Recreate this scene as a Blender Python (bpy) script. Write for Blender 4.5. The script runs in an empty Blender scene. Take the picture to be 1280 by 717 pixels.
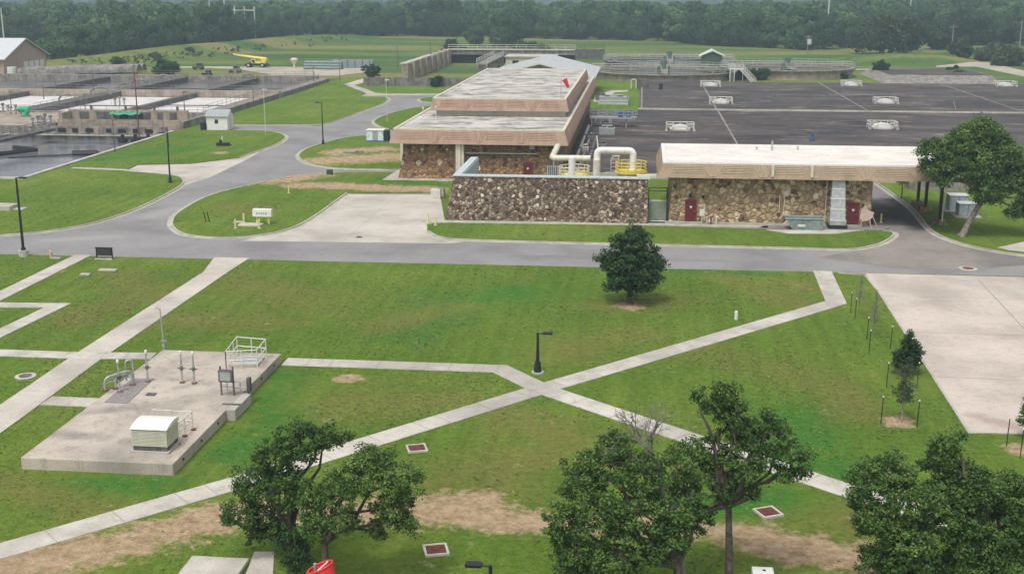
import bpy, bmesh, math, random
import numpy as np
random.seed(7); rng = np.random.default_rng(7)
R = math.radians
S = bpy.context.scene
COL = S.collection
HAZE = .00052
# ---------------------------------------------------------------- camera, world, sun, exposure
FPX = 1500.0; CH = 23.0
TH = math.atan(378.5/1500); PSI = math.atan(166/1547.)
cd = bpy.data.cameras.new('camera'); cam = bpy.data.objects.new('camera', cd); COL.objects.link(cam)
cd.sensor_width = 36; cd.lens = 36*FPX/1280; cd.clip_start = .5; cd.clip_end = 12000
cam.location = (0, 0, CH); cam.rotation_euler = (R(90)-TH, 0, PSI)
S.camera = cam
W = bpy.data.worlds.new('World'); S.world = W; W.use_nodes = True
nt = W.node_tree; nt.nodes.clear()
sky = nt.nodes.new('ShaderNodeTexSky'); sky.sky_type = 'NISHITA'; sky.sun_disc = False
SUN_EL, SUN_ROT = R(62), R(200)
sky.sun_elevation = SUN_EL; sky.sun_rotation = SUN_ROT; sky.air_density = 1.2; sky.dust_density = 4.0; sky.ozone_density = 1.0
hs = nt.nodes.new('ShaderNodeHueSaturation'); hs.inputs['Saturation'].default_value = .16   # overcast: the blue is veiled
bgd = nt.nodes.new('ShaderNodeBackground'); bgd.inputs['Strength'].default_value = .15
wo = nt.nodes.new('ShaderNodeOutputWorld')
nt.links.new(sky.outputs[0], hs.inputs['Color']); nt.links.new(hs.outputs[0], bgd.inputs[0]); nt.links.new(bgd.outputs[0], wo.inputs[0])
sd = bpy.data.lights.new('sun', 'SUN'); sd.energy = 1.5; sd.angle = R(11); sd.color = (1, .965, .91)
sun = bpy.data.objects.new('sun', sd); COL.objects.link(sun)
sun.rotation_euler = (R(90)-SUN_EL, 0, R(180)-SUN_ROT+R(0))
S.view_settings.view_transform = 'Standard'; S.view_settings.look = 'None'
S.view_settings.gamma = 1; S.view_settings.use_curve_mapping = False
S.view_settings.exposure = .13
cy = S.cycles
cy.max_bounces = 5; cy.diffuse_bounces = 2; cy.glossy_bounces = 2; cy.transmission_bounces = 3; cy.volume_bounces = 0; cy.transparent_max_bounces = 6
cy.use_denoising = True

# ---------------------------------------------------------------- survey helpers: where a sight line meets a known plane
_fw = (-math.sin(PSI)*math.cos(TH), math.cos(PSI)*math.cos(TH), -math.sin(TH))
_rt = (math.cos(PSI), math.sin(PSI), 0.)
_up = (_rt[1]*_fw[2]-_rt[2]*_fw[1], _rt[2]*_fw[0]-_rt[0]*_fw[2], _rt[0]*_fw[1]-_rt[1]*_fw[0])
def ray(px, py):
    a = (px-640)/FPX; b = -(py-358.5)/FPX
    return [_fw[i]+a*_rt[i]+b*_up[i] for i in range(3)]
def G(px, py, z=0.):
    d = ray(px, py); t = (z-CH)/d[2]; return (d[0]*t, d[1]*t, z)
def PY(px, py, Y):
    d = ray(px, py); t = Y/d[1]; return (d[0]*t, Y, CH+d[2]*t)
def G2(pts, z=0.): return [G(x, y, z)[:2] for x, y in pts]

# ---------------------------------------------------------------- materials
def newmat(name):
    m = bpy.data.materials.new(name); m.use_nodes = True; t = m.node_tree; t.nodes.clear()
    o = t.nodes.new('ShaderNodeOutputMaterial'); b = t.nodes.new('ShaderNodeBsdfPrincipled')
    t.links.new(b.outputs[0], o.inputs[0]); return m, t, b
def N(t, kind, **kw):
    n = t.nodes.new(kind)
    for k, v in kw.items():
        if hasattr(n, k): setattr(n, k, v)
        else: n.inputs[k].default_value = v
    return n
def noise(t, vec, scale, detail=4, rough=.55, dist=0.):
    n = N(t, 'ShaderNodeTexNoise'); n.inputs['Scale'].default_value = scale; n.inputs['Detail'].default_value = detail
    n.inputs['Roughness'].default_value = rough; n.inputs['Distortion'].default_value = dist
    t.links.new(vec, n.inputs['Vector'])
    k = t.nodes.new('ShaderNodeMath'); k.operation = 'MULTIPLY_ADD'; k.use_clamp = True; t.links.new(n.outputs['Fac'], k.inputs[0]); k.inputs[1].default_value = 1.6; k.inputs[2].default_value = -.3
    return k.outputs[0]
def ramp(t, fac, stops):
    r = N(t, 'ShaderNodeValToRGB'); e = r.color_ramp.elements
    while len(e) < len(stops): e.new(.5)
    for i, (p, c) in enumerate(stops):
        e[i].position = p; e[i].color = (*c, 1) if len(c) == 3 else c
    t.links.new(fac, r.inputs[0]); return r.outputs[0]
def g3(v): return (v, v, v)
def mix(t, fac, a, b, mode='MIX'):
    m = N(t, 'ShaderNodeMix', data_type='RGBA', blend_type=mode)
    if isinstance(fac, (int, float)): m.inputs[0].default_value = fac
    else: t.links.new(fac, m.inputs[0])
    for s, v in ((6, a), (7, b)):
        if isinstance(v, tuple): m.inputs[s].default_value = (*v, 1)
        else: t.links.new(v, m.inputs[s])
    return m.outputs[2]
def math_(t, op, a, b=None, clamp=False):
    m = N(t, 'ShaderNodeMath', operation=op); m.use_clamp = clamp
    for s, v in ((0, a), (1, b)):
        if v is None: continue
        if isinstance(v, (int, float)): m.inputs[s].default_value = v
        else: t.links.new(v, m.inputs[s])
    return m.outputs[0]
def pos(t): return N(t, 'ShaderNodeNewGeometry').outputs['Position']
def scaled(t, vec, s, rz=0):
    m = N(t, 'ShaderNodeMapping'); m.inputs['Scale'].default_value = s; m.inputs['Rotation'].default_value = (0, 0, rz)
    t.links.new(vec, m.inputs[0]); return m.outputs[0]
def bump(t, b, h, strength=.3, dist=.02):
    n = N(t, 'ShaderNodeBump'); n.inputs['Strength'].default_value = strength; n.inputs['Distance'].default_value = dist
    t.links.new(h, n.inputs['Height']); t.links.new(n.outputs[0], b.inputs['Normal'])
def c8(r, g, b):
    f = lambda v: (v/255/12.92 if v/255 <= .04045 else ((v/255+.055)/1.055)**2.4)
    return (f(r), f(g), f(b))
MATS = {}
def plain(name, col, rough=.6, metal=0., var=.18, scale=3., stain=0.0, fine=True):
    """painted / cast surface with uneven weathering, world-space so that no two copies match"""
    if name in MATS: return MATS[name]
    m, t, b = newmat(name); p = pos(t)
    n1 = noise(t, p, scale, 5, .6); n2 = noise(t, p, scale*9, 3, .6)
    lo = tuple(c*(1-var) for c in col); hi = tuple(min(1, c*(1+var)) for c in col)
    c = ramp(t, n1, [(.3, lo), (.7, hi)])
    c = mix(t, .35, c, ramp(t, n2, [(.3, g3(.35)), (.7, g3(.65))]), 'OVERLAY')
    if stain:
        s = noise(t, scaled(t, p, (1, 1, .12)), 1.7, 5, .7)
        c = mix(t, ramp(t, s, [(.48, g3(0)), (.72, g3(stain))]), c, tuple(x*.35 for x in col))
    t.links.new(c, b.inputs['Base Color']); b.inputs['Roughness'].default_value = rough; b.inputs['Metallic'].default_value = metal
    if fine: bump(t, b, n2, .15, .01)
    MATS[name] = m; return m
def slabmat(name, col, stain=.5, joint=None, scale=.35, tan=None, rot=0., spots=()):
    """poured concrete / asphalt lying flat: broad stains, fine grain, saw-cut joints"""
    if name in MATS: return MATS[name]
    m, t, b = newmat(name); p = pos(t)
    n1 = noise(t, p, scale, 7, .62); n2 = noise(t, p, 14, 3, .7); n3 = noise(t, scaled(t, p, (1, .35, 1), .6), .12, 4, .5)
    c = ramp(t, n1, [(.30, tuple(x*.80 for x in col)), (.52, col), (.75, tuple(min(1, x*1.12) for x in col))])
    c = mix(t, .5, c, ramp(t, n2, [(.25, g3(.36)), (.75, g3(.62))]), 'OVERLAY')
    c = mix(t, ramp(t, n3, [(.5, g3(0)), (.68, g3(stain))]), c, tan or tuple(x*.55 for x in col))
    ns = noise(t, scaled(t, p, (1.6, 1.6, .15)), .9, 6, .75)
    c = mix(t, ramp(t, ns, [(.52, g3(0)), (.85, g3(stain*.9))]), c, tuple(x*.4 for x in col))
    if joint:
        v = scaled(t, p, (1/joint[0], 1/joint[1], 1), rot)
        sx = N(t, 'ShaderNodeSeparateXYZ'); t.links.new(v, sx.inputs[0])
        wob = math_(t, 'MULTIPLY', noise(t, p, .8, 3), .02)
        def line(o, w):
            f = math_(t, 'FRACT', math_(t, 'ADD', o, wob)); return math_(t, 'LESS_THAN', f, w)
        l = math_(t, 'MAXIMUM', line(sx.outputs[0], .10/joint[0]), line(sx.outputs[1], .14/joint[1]))
        c = mix(t, math_(t, 'MULTIPLY', l, .22), c, tuple(x*.3 for x in col))
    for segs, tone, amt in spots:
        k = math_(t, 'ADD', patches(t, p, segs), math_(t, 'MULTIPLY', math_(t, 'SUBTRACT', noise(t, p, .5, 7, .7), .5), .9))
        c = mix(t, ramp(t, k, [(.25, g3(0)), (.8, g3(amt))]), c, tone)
    t.links.new(c, b.inputs['Base Color']); b.inputs['Roughness'].default_value = .9
    b.inputs['Specular IOR Level'].default_value = .25
    bump(t, b, n2, .25, .01)
    MATS[name] = m; return m

# capsule mask group: 1 on the segment A-B, falling to 0 at radius
gp = bpy.data.node_groups.new('patch_mask', 'ShaderNodeTree')
for nm, ty in (('P', 'NodeSocketVector'), ('A', 'NodeSocketVector'), ('D', 'NodeSocketVector'), ('r', 'NodeSocketFloat')):
    gp.interface.new_socket(nm, in_out='INPUT', socket_type=ty)
gp.interface.new_socket('mask', in_out='OUTPUT', socket_type='NodeSocketFloat')
gi = gp.nodes.new('NodeGroupInput'); go = gp.nodes.new('NodeGroupOutput')
def vm(op, a, b=None):
    n = gp.nodes.new('ShaderNodeVectorMath'); n.operation = op; gp.links.new(a, n.inputs[0])
    if b is not None: gp.links.new(b, n.inputs[1])
    return n
def mm(op, a, b=None, clamp=False):
    n = gp.nodes.new('ShaderNodeMath'); n.operation = op; n.use_clamp = clamp
    for i, v in ((0, a), (1, b)):
        if v is None: continue
        if isinstance(v, (int, float)): n.inputs[i].default_value = v
        else: gp.links.new(v, n.inputs[i])
    return n.outputs[0]
pa = vm('SUBTRACT', gi.outputs['P'], gi.outputs['A']).outputs[0]
dd = mm('MAXIMUM', vm('DOT_PRODUCT', gi.outputs['D'], gi.outputs['D']).outputs['Value'], .001)
h_ = mm('DIVIDE', vm('DOT_PRODUCT', pa, gi.outputs['D']).outputs['Value'], dd, True)
sc_ = gp.nodes.new('ShaderNodeVectorMath'); sc_.operation = 'SCALE'; gp.links.new(gi.outputs['D'], sc_.inputs[0]); gp.links.new(h_, sc_.inputs['Scale'])
ln = vm('LENGTH', vm('SUBTRACT', pa, sc_.outputs[0]).outputs[0]).outputs['Value']
gp.links.new(mm('SUBTRACT', 1., mm('DIVIDE', ln, gi.outputs['r']), True), go.inputs[0])
def patches(t, p, segs):
    acc = None
    for a, b, r in segs:
        n = t.nodes.new('ShaderNodeGroup'); n.node_tree = gp
        A = G(*a); B = G(*b)
        n.inputs['A'].default_value = (A[0], A[1], 0); n.inputs['D'].default_value = (B[0]-A[0], B[1]-A[1], 0); n.inputs['r'].default_value = r
        t.links.new(p, n.inputs['P'])
        acc = n.outputs[0] if acc is None else math_(t, 'MAXIMUM', acc, n.outputs[0])
    return acc
DIRT = [((-40, 712), (120, 690), 3.0), ((120, 690), (270, 645), 2.9), ((270, 640), (420, 640), 2.4), ((420, 640), (620, 645), 2.3), ((560, 632), (600, 628), 2.2),
        ((620, 650), (780, 655), 2.0), ((780, 655), (960, 668), 1.8), ((960, 675), (1080, 700), 2.6),
        ((300, 228), (380, 222), 5.), ((380, 232), (540, 238), 3.6), ((412, 202), (485, 197), 6.5), ((425, 191), (475, 187), 4.5),
        ((433, 473), (436, 473), 1.3), ((1125, 526), (1127, 527), 1.5), ((1276, 562), (1276, 562), 1.5), ((787, 382), (787, 382), 1.7),
        ((340, 75), (540, 75), 6), ((150, 84), (300, 84), 8), ((275, 192), (275, 192), 2.2)]
DRY = [((150, 345), (200, 370), 6), ((90, 400), (170, 370), 5), ((560, 600), (640, 575), 6), ((600, 610), (700, 560), 5), ((760, 380), (840, 375), 5), ((440, 500), (560, 500), 6),
       ((300, 350), (380, 380), 7), ((980, 350), (1000, 360), 4), ((290, 260), (330, 262), 6), ((1000, 690), (1100, 640), 5), ((880, 440), (1000, 470), 5),
       ((200, 400), (330, 400), 6), ((700, 440), (780, 420), 5), ((480, 410), (560, 385), 5), ((640, 520), (720, 560), 5), 
       ((0, 600), (120, 640), 3), ((1050, 480), (1080, 520), 4), ((900, 345), (1000, 380), 4), ((300, 225), (540, 240), 6)]
LUSH = [((560, 380), (640, 365), 6), ((500, 420), (570, 395), 4), ((350, 520), (280, 570), 3), ((100, 600), (200, 610), 2.5), 
        ((760, 330), (980, 345), 3), ((480, 225), (540, 232), 4), ((980, 520), (1050, 590), 5), ((130, 200), (240, 185), 6), ((880, 640), (980, 620), 3), ((350, 470), (330, 510), 3)]
def grassmat():
    m, t, b = newmat('grass'); p = pos(t)
    big = noise(t, p, .06, 5, .6); mid = noise(t, scaled(t, p, (1, .8, 1), .5), .35, 7, .7); fin = noise(t, p, 2.6, 6, .75); hi = noise(t, p, 9, 3, .75)
    c = ramp(t, big, [(.2, c8(88, 120, 40)), (.5, c8(106, 131, 50)), (.8, c8(126, 142, 62))])
    c = mix(t, ramp(t, mid, [(.4, g3(0)), (.8, g3(.75))]), c, c8(92, 124, 44))
    c = mix(t, ramp(t, noise(t, p, .13, 7, .75), [(.55, g3(0)), (.85, g3(.42))]), c, c8(140, 138, 78))
    st = noise(t, scaled(t, p, (1.1, .05, 1), -.75), 1.0, 4, .6)
    c = mix(t, .22, c, ramp(t, st, [(.3, g3(.28)), (.7, g3(.72))]), 'OVERLAY')
    wob = math_(t, 'MULTIPLY', math_(t, 'SUBTRACT', noise(t, p, .22, 8, .75), .5), 1.5)
    wob2 = math_(t, 'MULTIPLY', math_(t, 'SUBTRACT', noise(t, p, 1.3, 6, .8), .5), 1.4)
    w = math_(t, 'ADD', wob, wob2)
    lush = math_(t, 'ADD', patches(t, p, LUSH), math_(t, 'MULTIPLY', w, 1.1))
    c = mix(t, ramp(t, lush, [(.3, g3(0)), (1., g3(.68))]), c, c8(50, 122, 50))
    dry = math_(t, 'ADD', patches(t, p, DRY), math_(t, 'MULTIPLY', w, .8))
    c = mix(t, ramp(t, dry, [(.3, g3(0)), (1., g3(.5))]), c, c8(136, 122, 74))
    c = mix(t, .75, c, ramp(t, fin, [(.15, g3(.30)), (.85, g3(.72))]), 'OVERLAY')
    c = mix(t, ramp(t, noise(t, scaled(t, p, (.7, 1.6, 1), .5), 1.5, 7, .85), [(.58, g3(0)), (.76, g3(.65))]), c, c8(172, 162, 104))
    c = mix(t, ramp(t, hi, [(.18, g3(.4)), (.42, g3(0))]), c, c8(52, 82, 26))
    dirt = math_(t, 'ADD', patches(t, p, DIRT), math_(t, 'MULTIPLY', w, .75))
    soil = ramp(t, noise(t, scaled(t, p, (1, 1.6, 1)), .9, 8, .8), [(.2, c8(142, 116, 88)), (.45, c8(188, 160, 130)), (.65, c8(202, 176, 148)), (.85, c8(220, 200, 176))])
    soil = mix(t, .6, soil, ramp(t, fin, [(.3, g3(.3)), (.7, g3(.66))]), 'OVERLAY')
    c = mix(t, ramp(t, dirt, [(.28, g3(0)), (.46, g3(.55)), (.68, g3(.92))]), c, soil)
    t.links.new(c, b.inputs['Base Color']); b.inputs['Roughness'].default_value = 1; b.inputs['Specular IOR Level'].default_value = .08
    bump(t, b, math_(t, 'ADD', fin, hi), 1., .09)
    return m
M_GRASS = grassmat()
def fieldmat():
    m, t, b = newmat('field grass'); p = pos(t)
    a = noise(t, scaled(t, p, (.25, 1, 1)), .03, 6, .6); f = noise(t, p, .5, 5, .7)
    c = ramp(t, a, [(.3, c8(70, 98, 52)), (.45, c8(86, 110, 58)), (.56, c8(112, 122, 66)), (.68, c8(130, 126, 80))])
    c = mix(t, .6, c, ramp(t, f, [(.25, g3(.32)), (.75, g3(.66))]), 'OVERLAY')
    t.links.new(c, b.inputs['Base Color']); b.inputs['Roughness'].default_value = 1; b.inputs['Specular IOR Level'].default_value = .05
    bump(t, b, f, .6, .3); return m
M_FIELD = fieldmat()
def stonemat(name, tones, gap, scale, pale=.1, pscale=.55):
    m, t, b = newmat(name); p = pos(t)
    p2 = N(t, 'ShaderNodeVectorMath', operation='ADD'); nz = N(t, 'ShaderNodeTexNoise'); nz.inputs['Scale'].default_value = 1.5
    t.links.new(p, nz.inputs['Vector'])
    s = N(t, 'ShaderNodeVectorMath', operation='SCALE'); s.inputs['Scale'].default_value = .35; t.links.new(nz.outputs['Color'], s.inputs[0])
    t.links.new(p, p2.inputs[0]); t.links.new(s.outputs[0], p2.inputs[1]); v = p2.outputs[0]
    def vor(sc, feat='F1'):
        n = N(t, 'ShaderNodeTexVoronoi', feature=feat); n.inputs['Scale'].default_value = sc; t.links.new(v, n.inputs['Vector']); return n
    a = vor(scale); e = vor(scale, 'DISTANCE_TO_EDGE')
    sep = N(t, 'ShaderNodeSeparateColor'); t.links.new(a.outputs['Color'], sep.inputs[0])
    c = ramp(t, sep.outputs[0], tones)
    c = mix(t, .5, c, ramp(t, noise(t, p, 9, 4, .7), [(.25, g3(.3)), (.75, g3(.7))]), 'OVERLAY')
    c = mix(t, ramp(t, noise(t, p, .35, 4, .6), [(.42, g3(0)), (.62, g3(.45))]), c, gap)
    pl = vor(pscale); sp = N(t, 'ShaderNodeSeparateColor'); t.links.new(pl.outputs['Color'], sp.inputs[0])
    big = math_(t, 'MULTIPLY', math_(t, 'LESS_THAN', pl.outputs['Distance'], math_(t, 'ADD', math_(t, 'MULTIPLY', sp.outputs[1], .16), .13)), math_(t, 'GREATER_THAN', sp.outputs[0], .52))
    dk = vor(pscale*1.35+.13); dp = N(t, 'ShaderNodeSeparateColor'); t.links.new(dk.outputs['Color'], dp.inputs[0])
    dark = math_(t, 'MULTIPLY', math_(t, 'LESS_THAN', dk.outputs['Distance'], math_(t, 'ADD', math_(t, 'MULTIPLY', dp.outputs[1], .2), .22)), math_(t, 'GREATER_THAN', dp.outputs[0], .35))
    c = mix(t, math_(t, 'MULTIPLY', dark, .8), c, c8(62, 36, 30))
    edge = ramp(t, e.outputs['Distance'], [(.0, g3(.85)), (.05, g3(.6)), (.11, g3(0))])
    c = mix(t, edge, c, gap)
    palec = ramp(t, sp.outputs[2], [(0, c8(216, 196, 168)), (.5, c8(240, 230, 216)), (1, c8(206, 172, 140))])
    c = mix(t, math_(t, 'MULTIPLY', big, pale), c, palec)
    t.links.new(c, b.inputs['Base Color']); b.inputs['Roughness'].default_value = .95
    bump(t, b, ramp(t, e.outputs['Distance'], [(0, g3(0)), (.22, g3(1))]), .9, .12)
    return m
M_STONE1 = stonemat('dark fieldstone', [(0, c8(58, 42, 36)), (.25, c8(122, 102, 86)), (.5, c8(160, 142, 122)), (.8, c8(206, 188, 166)), (.81, c8(96, 72, 60)), (1, c8(138, 106, 88))], c8(116, 100, 86), 3.6, .95, 1.25)
M_STONE2 = stonemat('brown fieldstone', [(0, c8(92, 64, 50)), (.12, c8(168, 142, 108)), (.6, c8(202, 178, 140)), (.85, c8(222, 200, 164)), (1, c8(104, 70, 56))], c8(140, 118, 92), 1.9, .95, .8)
M_STONE3 = stonemat('rust fieldstone', [(0, c8(96, 58, 46)), (.15, c8(150, 116, 84)), (.6, c8(170, 136, 100)), (.9, c8(190, 154, 118)), (1, c8(96, 56, 46))], c8(128, 100, 76), 2.3, .85, .85)
def leafmat(name, a, b_, c_):
    m, t, b = newmat(name)
    at = N(t, 'ShaderNodeAttribute', attribute_name='tint'); oi = N(t, 'ShaderNodeObjectInfo')
    f = math_(t, 'ADD', math_(t, 'MULTIPLY', at.outputs['Fac'], .75), math_(t, 'MULTIPLY', oi.outputs['Random'], .28))
    c = ramp(t, f, [(0, a), (.5, b_), (1, c_)])
    t.links.new(c, b.inputs['Base Color']); b.inputs['Roughness'].default_value = .6; b.inputs['Specular IOR Level'].default_value = .25
    tr = N(t, 'ShaderNodeBsdfTranslucent'); t.links.new(c, tr.inputs[0]); ms = N(t, 'ShaderNodeMixShader'); ms.inputs[0].default_value = .22
    o = [n for n in t.nodes if n.type == 'OUTPUT_MATERIAL'][0]
    t.links.new(b.outputs[0], ms.inputs[1]); t.links.new(tr.outputs[0], ms.inputs[2]); t.links.new(ms.outputs[0], o.inputs[0]); return m
M_LEAF = leafmat('live oak leaves', (.030, .068, .018), (.085, .165, .038), (.23, .33, .085))
M_LEAF2 = leafmat('dark elm leaves', (.018, .046, .018), (.040, .088, .030), (.085, .15, .045))
M_LEAF3 = leafmat('grey green leaves', (.06, .09, .045), (.09, .125, .07), (.14, .16, .09))
M_WOODS = leafmat('woodland leaves', (.022, .056, .020), (.058, .125, .038), (.15, .23, .070))
M_SCRUB = leafmat('scrub leaves', (.035, .065, .022), (.065, .10, .035), (.12, .14, .06))
M_BARK = plain('bark', (.09, .072, .058), .95, var=.4, scale=5)
M_BARKP = plain('pale bark', (.24, .21, .18), .95, var=.35, scale=4)
M_TWIG = plain('bare twigs', (.20, .18, .165), .95, var=.2)
M_CONC = slabmat('sidewalk concrete', (.53, .495, .435), .5, None, .5)
M_CONCP = slabmat('drive concrete', (.52, .475, .415), .4, (9, 9), .2)
M_CONCR = slabmat('yard concrete', (.55, .475, .415), .45, None, .12, spots=[([((1120, 362), (1180, 368), 2.), ((1190, 350), (1275, 370), 2.)], (.40, .36, .32), .5), ([((1222, 520), (1262, 532), 1.2)], (.34, .25, .22), .6)])
M_KERB = slabmat('kerb concrete', (.46, .44, .37), .35, None, .9)
M_ASPH = slabmat('asphalt', (.262, .252, .25), .35, None, .14, tan=(.30, .29, .28), spots=[([((190, 270), (215, 262), 3.), ((60, 300), (140, 296), 2.)], (.34, .33, .31), .7), ([((400, 165), (380, 161), 4.), ((640, 320), (900, 326), 1.2)], (.19, .185, .185), .5)])
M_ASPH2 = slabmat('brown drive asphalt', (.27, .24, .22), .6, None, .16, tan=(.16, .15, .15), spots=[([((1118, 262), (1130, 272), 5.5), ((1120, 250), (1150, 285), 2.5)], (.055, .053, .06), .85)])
M_PAD = slabmat('stained pad concrete', (.48, .42, .355), .75, None, .3, tan=(.24, .22, .20), spots=[([((90, 530), (190, 520), 1.3), ((60, 555), (130, 560), 1.2), ((165, 566), (215, 570), 1.2), ((190, 505), (260, 490), 1.0)], (.19, .175, .165), .75), ([((110, 515), (135, 512), .9)], (.40, .41, .42), .7)])
M_WALLC = plain('cast concrete', (.265, .24, .215), .9, var=.35, scale=.8, stain=.8)
M_WALLD = plain('dark wet concrete', (.13, .122, .12), .9, var=.3, scale=.8, stain=.6)
M_WALLB = plain('tan concrete', (.36, .30, .235), .9, var=.25, scale=.5, stain=.4)
M_BLACK = plain('black paint', (.015, .016, .018), .45, var=.2)
M_DARK = plain('dark opening', (.02, .019, .018), .9)
M_GALV = plain('galvanised steel', (.42, .43, .43), .45, .35, var=.15)
M_RAILD = plain('weathered railing paint', (.40, .41, .37), .6, var=.15)
M_RAIL = plain('pale railing paint', (.62, .62, .56), .5, var=.1)
M_GREY = plain('grey cabinet paint', (.33, .36, .36), .5, var=.1)
M_WHITE = plain('white paint', (.76, .75, .71), .45, var=.06)
M_CREAM = plain('cream paint', (.66, .62, .50), .5, var=.08, stain=.2)
M_YEL = plain('yellow paint', (.72, .60, .12), .5, var=.12)
M_BOLL = plain('faded yellow paint', (.72, .70, .25), .6, var=.1)
M_RED = plain('maroon paint', (.13, .012, .018), .45, var=.15)
M_RUST = plain('rusty plate', (.16, .055, .042), .85, var=.35, scale=6)
M_BROWN = plain('brown fascia paint', (.34, .25, .16), .7, var=.1, scale=.8, stain=.2)
M_PINKF = plain('pinkish fascia paint', (.395, .275, .20), .7, var=.1, scale=.8, stain=.2)
M_STRIPE = plain('fascia groove paint', (.48, .38, .27), .7, var=.1)
M_STRIPE2 = plain('pink fascia groove paint', (.47, .30, .22), .7, var=.1)
M_COPING = plain('pale blue coping', (.50, .545, .56), .5, var=.1)
M_METR = plain('pale metal roof', (.62, .63, .64), .45, .1, var=.06)
M_BRICK = plain('pink brick', (.46, .32, .27), .9, var=.15, scale=2)
M_GREEN = plain('bright green tarp', (.04, .36, .20), .5, var=.1)
M_BLUE = plain('blue paint', (.04, .12, .26), .5, var=.1)
M_WIND = plain('red windsock cloth', (.72, .045, .04), .7, var=.12)
M_TEAL = plain('grey green container paint', (.21, .27, .25), .6, var=.18, stain=.3)
M_PINK = plain('pale pink board', (.50, .37, .32), .8, var=.1)
M_RUBBER = plain('rubber', (.03, .03, .03), .9)
M_GLASS = plain('dark glass', (.03, .04, .05), .15)
def roofmat(name, pale, dark, amt):
    m, t, b = newmat(name); p = pos(t)
    q = scaled(t, p, (.75, 1, 1), .15)
    n1 = noise(t, q, .35, 7, .65, .8); n2 = noise(t, p, 2.5, 5, .7); n3 = noise(t, scaled(t, p, (.6, 1, 1), .4), .28, 7, .65, 1.2)
    c = ramp(t, n1, [(.35, dark), (amt, tuple((x+y)/2 for x, y in zip(pale, dark))), (amt+.14, pale)])
    c = mix(t, ramp(t, n3, [(.66, g3(0)), (.8, g3(.8))]), c, tuple(min(.75, x*1.25) for x in pale))
    c = mix(t, ramp(t, n3, [(.12, g3(.7)), (.3, g3(0))]), c, tuple(x*.6 for x in dark))
    c = mix(t, .4, c, ramp(t, n2, [(.3, g3(.34)), (.7, g3(.62))]), 'OVERLAY')
    t.links.new(c, b.inputs['Base Color']); b.inputs['Roughness'].default_value = .9; bump(t, b, n2, .3, .03); return m
M_ROOF1 = roofmat('weathered roof membrane', (.58, .54, .49), (.22, .21, .20), .47)
M_ROOF2 = roofmat('pale roof membrane', (.78, .73, .67), (.66, .61, .56), .5)
def deckmat():
    m, t, b = newmat('dark tank cover'); p = pos(t)
    n1 = noise(t, scaled(t, p, (.5, 1, 1), .2), .13, 9, .72, .8); n2 = noise(t, p, 1.2, 7, .8); n4 = noise(t, scaled(t, p, (.28, 1, 1), -.1), .42, 8, .75, .8); n5 = noise(t, p, .04, 5, .6)
    c = ramp(t, n1, [(.2, c8(30, 27, 28)), (.42, c8(52, 47, 48)), (.6, c8(76, 69, 68)), (.82, c8(122, 111, 103))])
    c = mix(t, ramp(t, n5, [(.4, g3(0)), (.75, g3(.55))]), c, c8(92, 80, 72))
    c = mix(t, ramp(t, n4, [(.60, g3(0)), (.76, g3(.75))]), c, c8(166, 154, 142))
    c = mix(t, ramp(t, n4, [(.16, g3(.7)), (.34, g3(0))]), c, c8(34, 29, 31))
    c = mix(t, .7, c, ramp(t, n2, [(.3, g3(.3)), (.7, g3(.68))]), 'OVERLAY')
    t.links.new(c, b.inputs['Base Color']); b.inputs['Roughness'].default_value = .85; bump(t, b, n2, .3, .03); return m
M_DECK = deckmat()
def watermat(name, col, rough, foam=0):
    m, t, b = newmat(name); p = pos(t)
    n1 = noise(t, scaled(t, p, (.5, 1, 1)), .25, 6, .6, 1.); n2 = noise(t, p, 2.2, 4, .6)
    if foam: c = ramp(t, n1, [(.15, c8(170, 164, 160)), (.5, c8(218, 214, 212)), (.85, c8(176, 166, 160))])
    else: c = ramp(t, n1, [(.3, tuple(x*.7 for x in col)), (.7, tuple(x*1.3 for x in col))])
    t.links.new(c, b.inputs['Base Color']); b.inputs['Roughness'].default_value = rough
    bump(t, b, n2, .5 if foam else .12, .05); return m
M_WATER = watermat('pond water', (.16, .165, .185), .12)
M_FOAM = watermat('foamy water', (.5, .5, .5), .8, 1)
M_GREYW = watermat('grey tank water', (.13, .125, .13), .2)
M_GRAVEL = slabmat('pale gravel', (.47, .42, .34), .4, None, .3)

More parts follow.
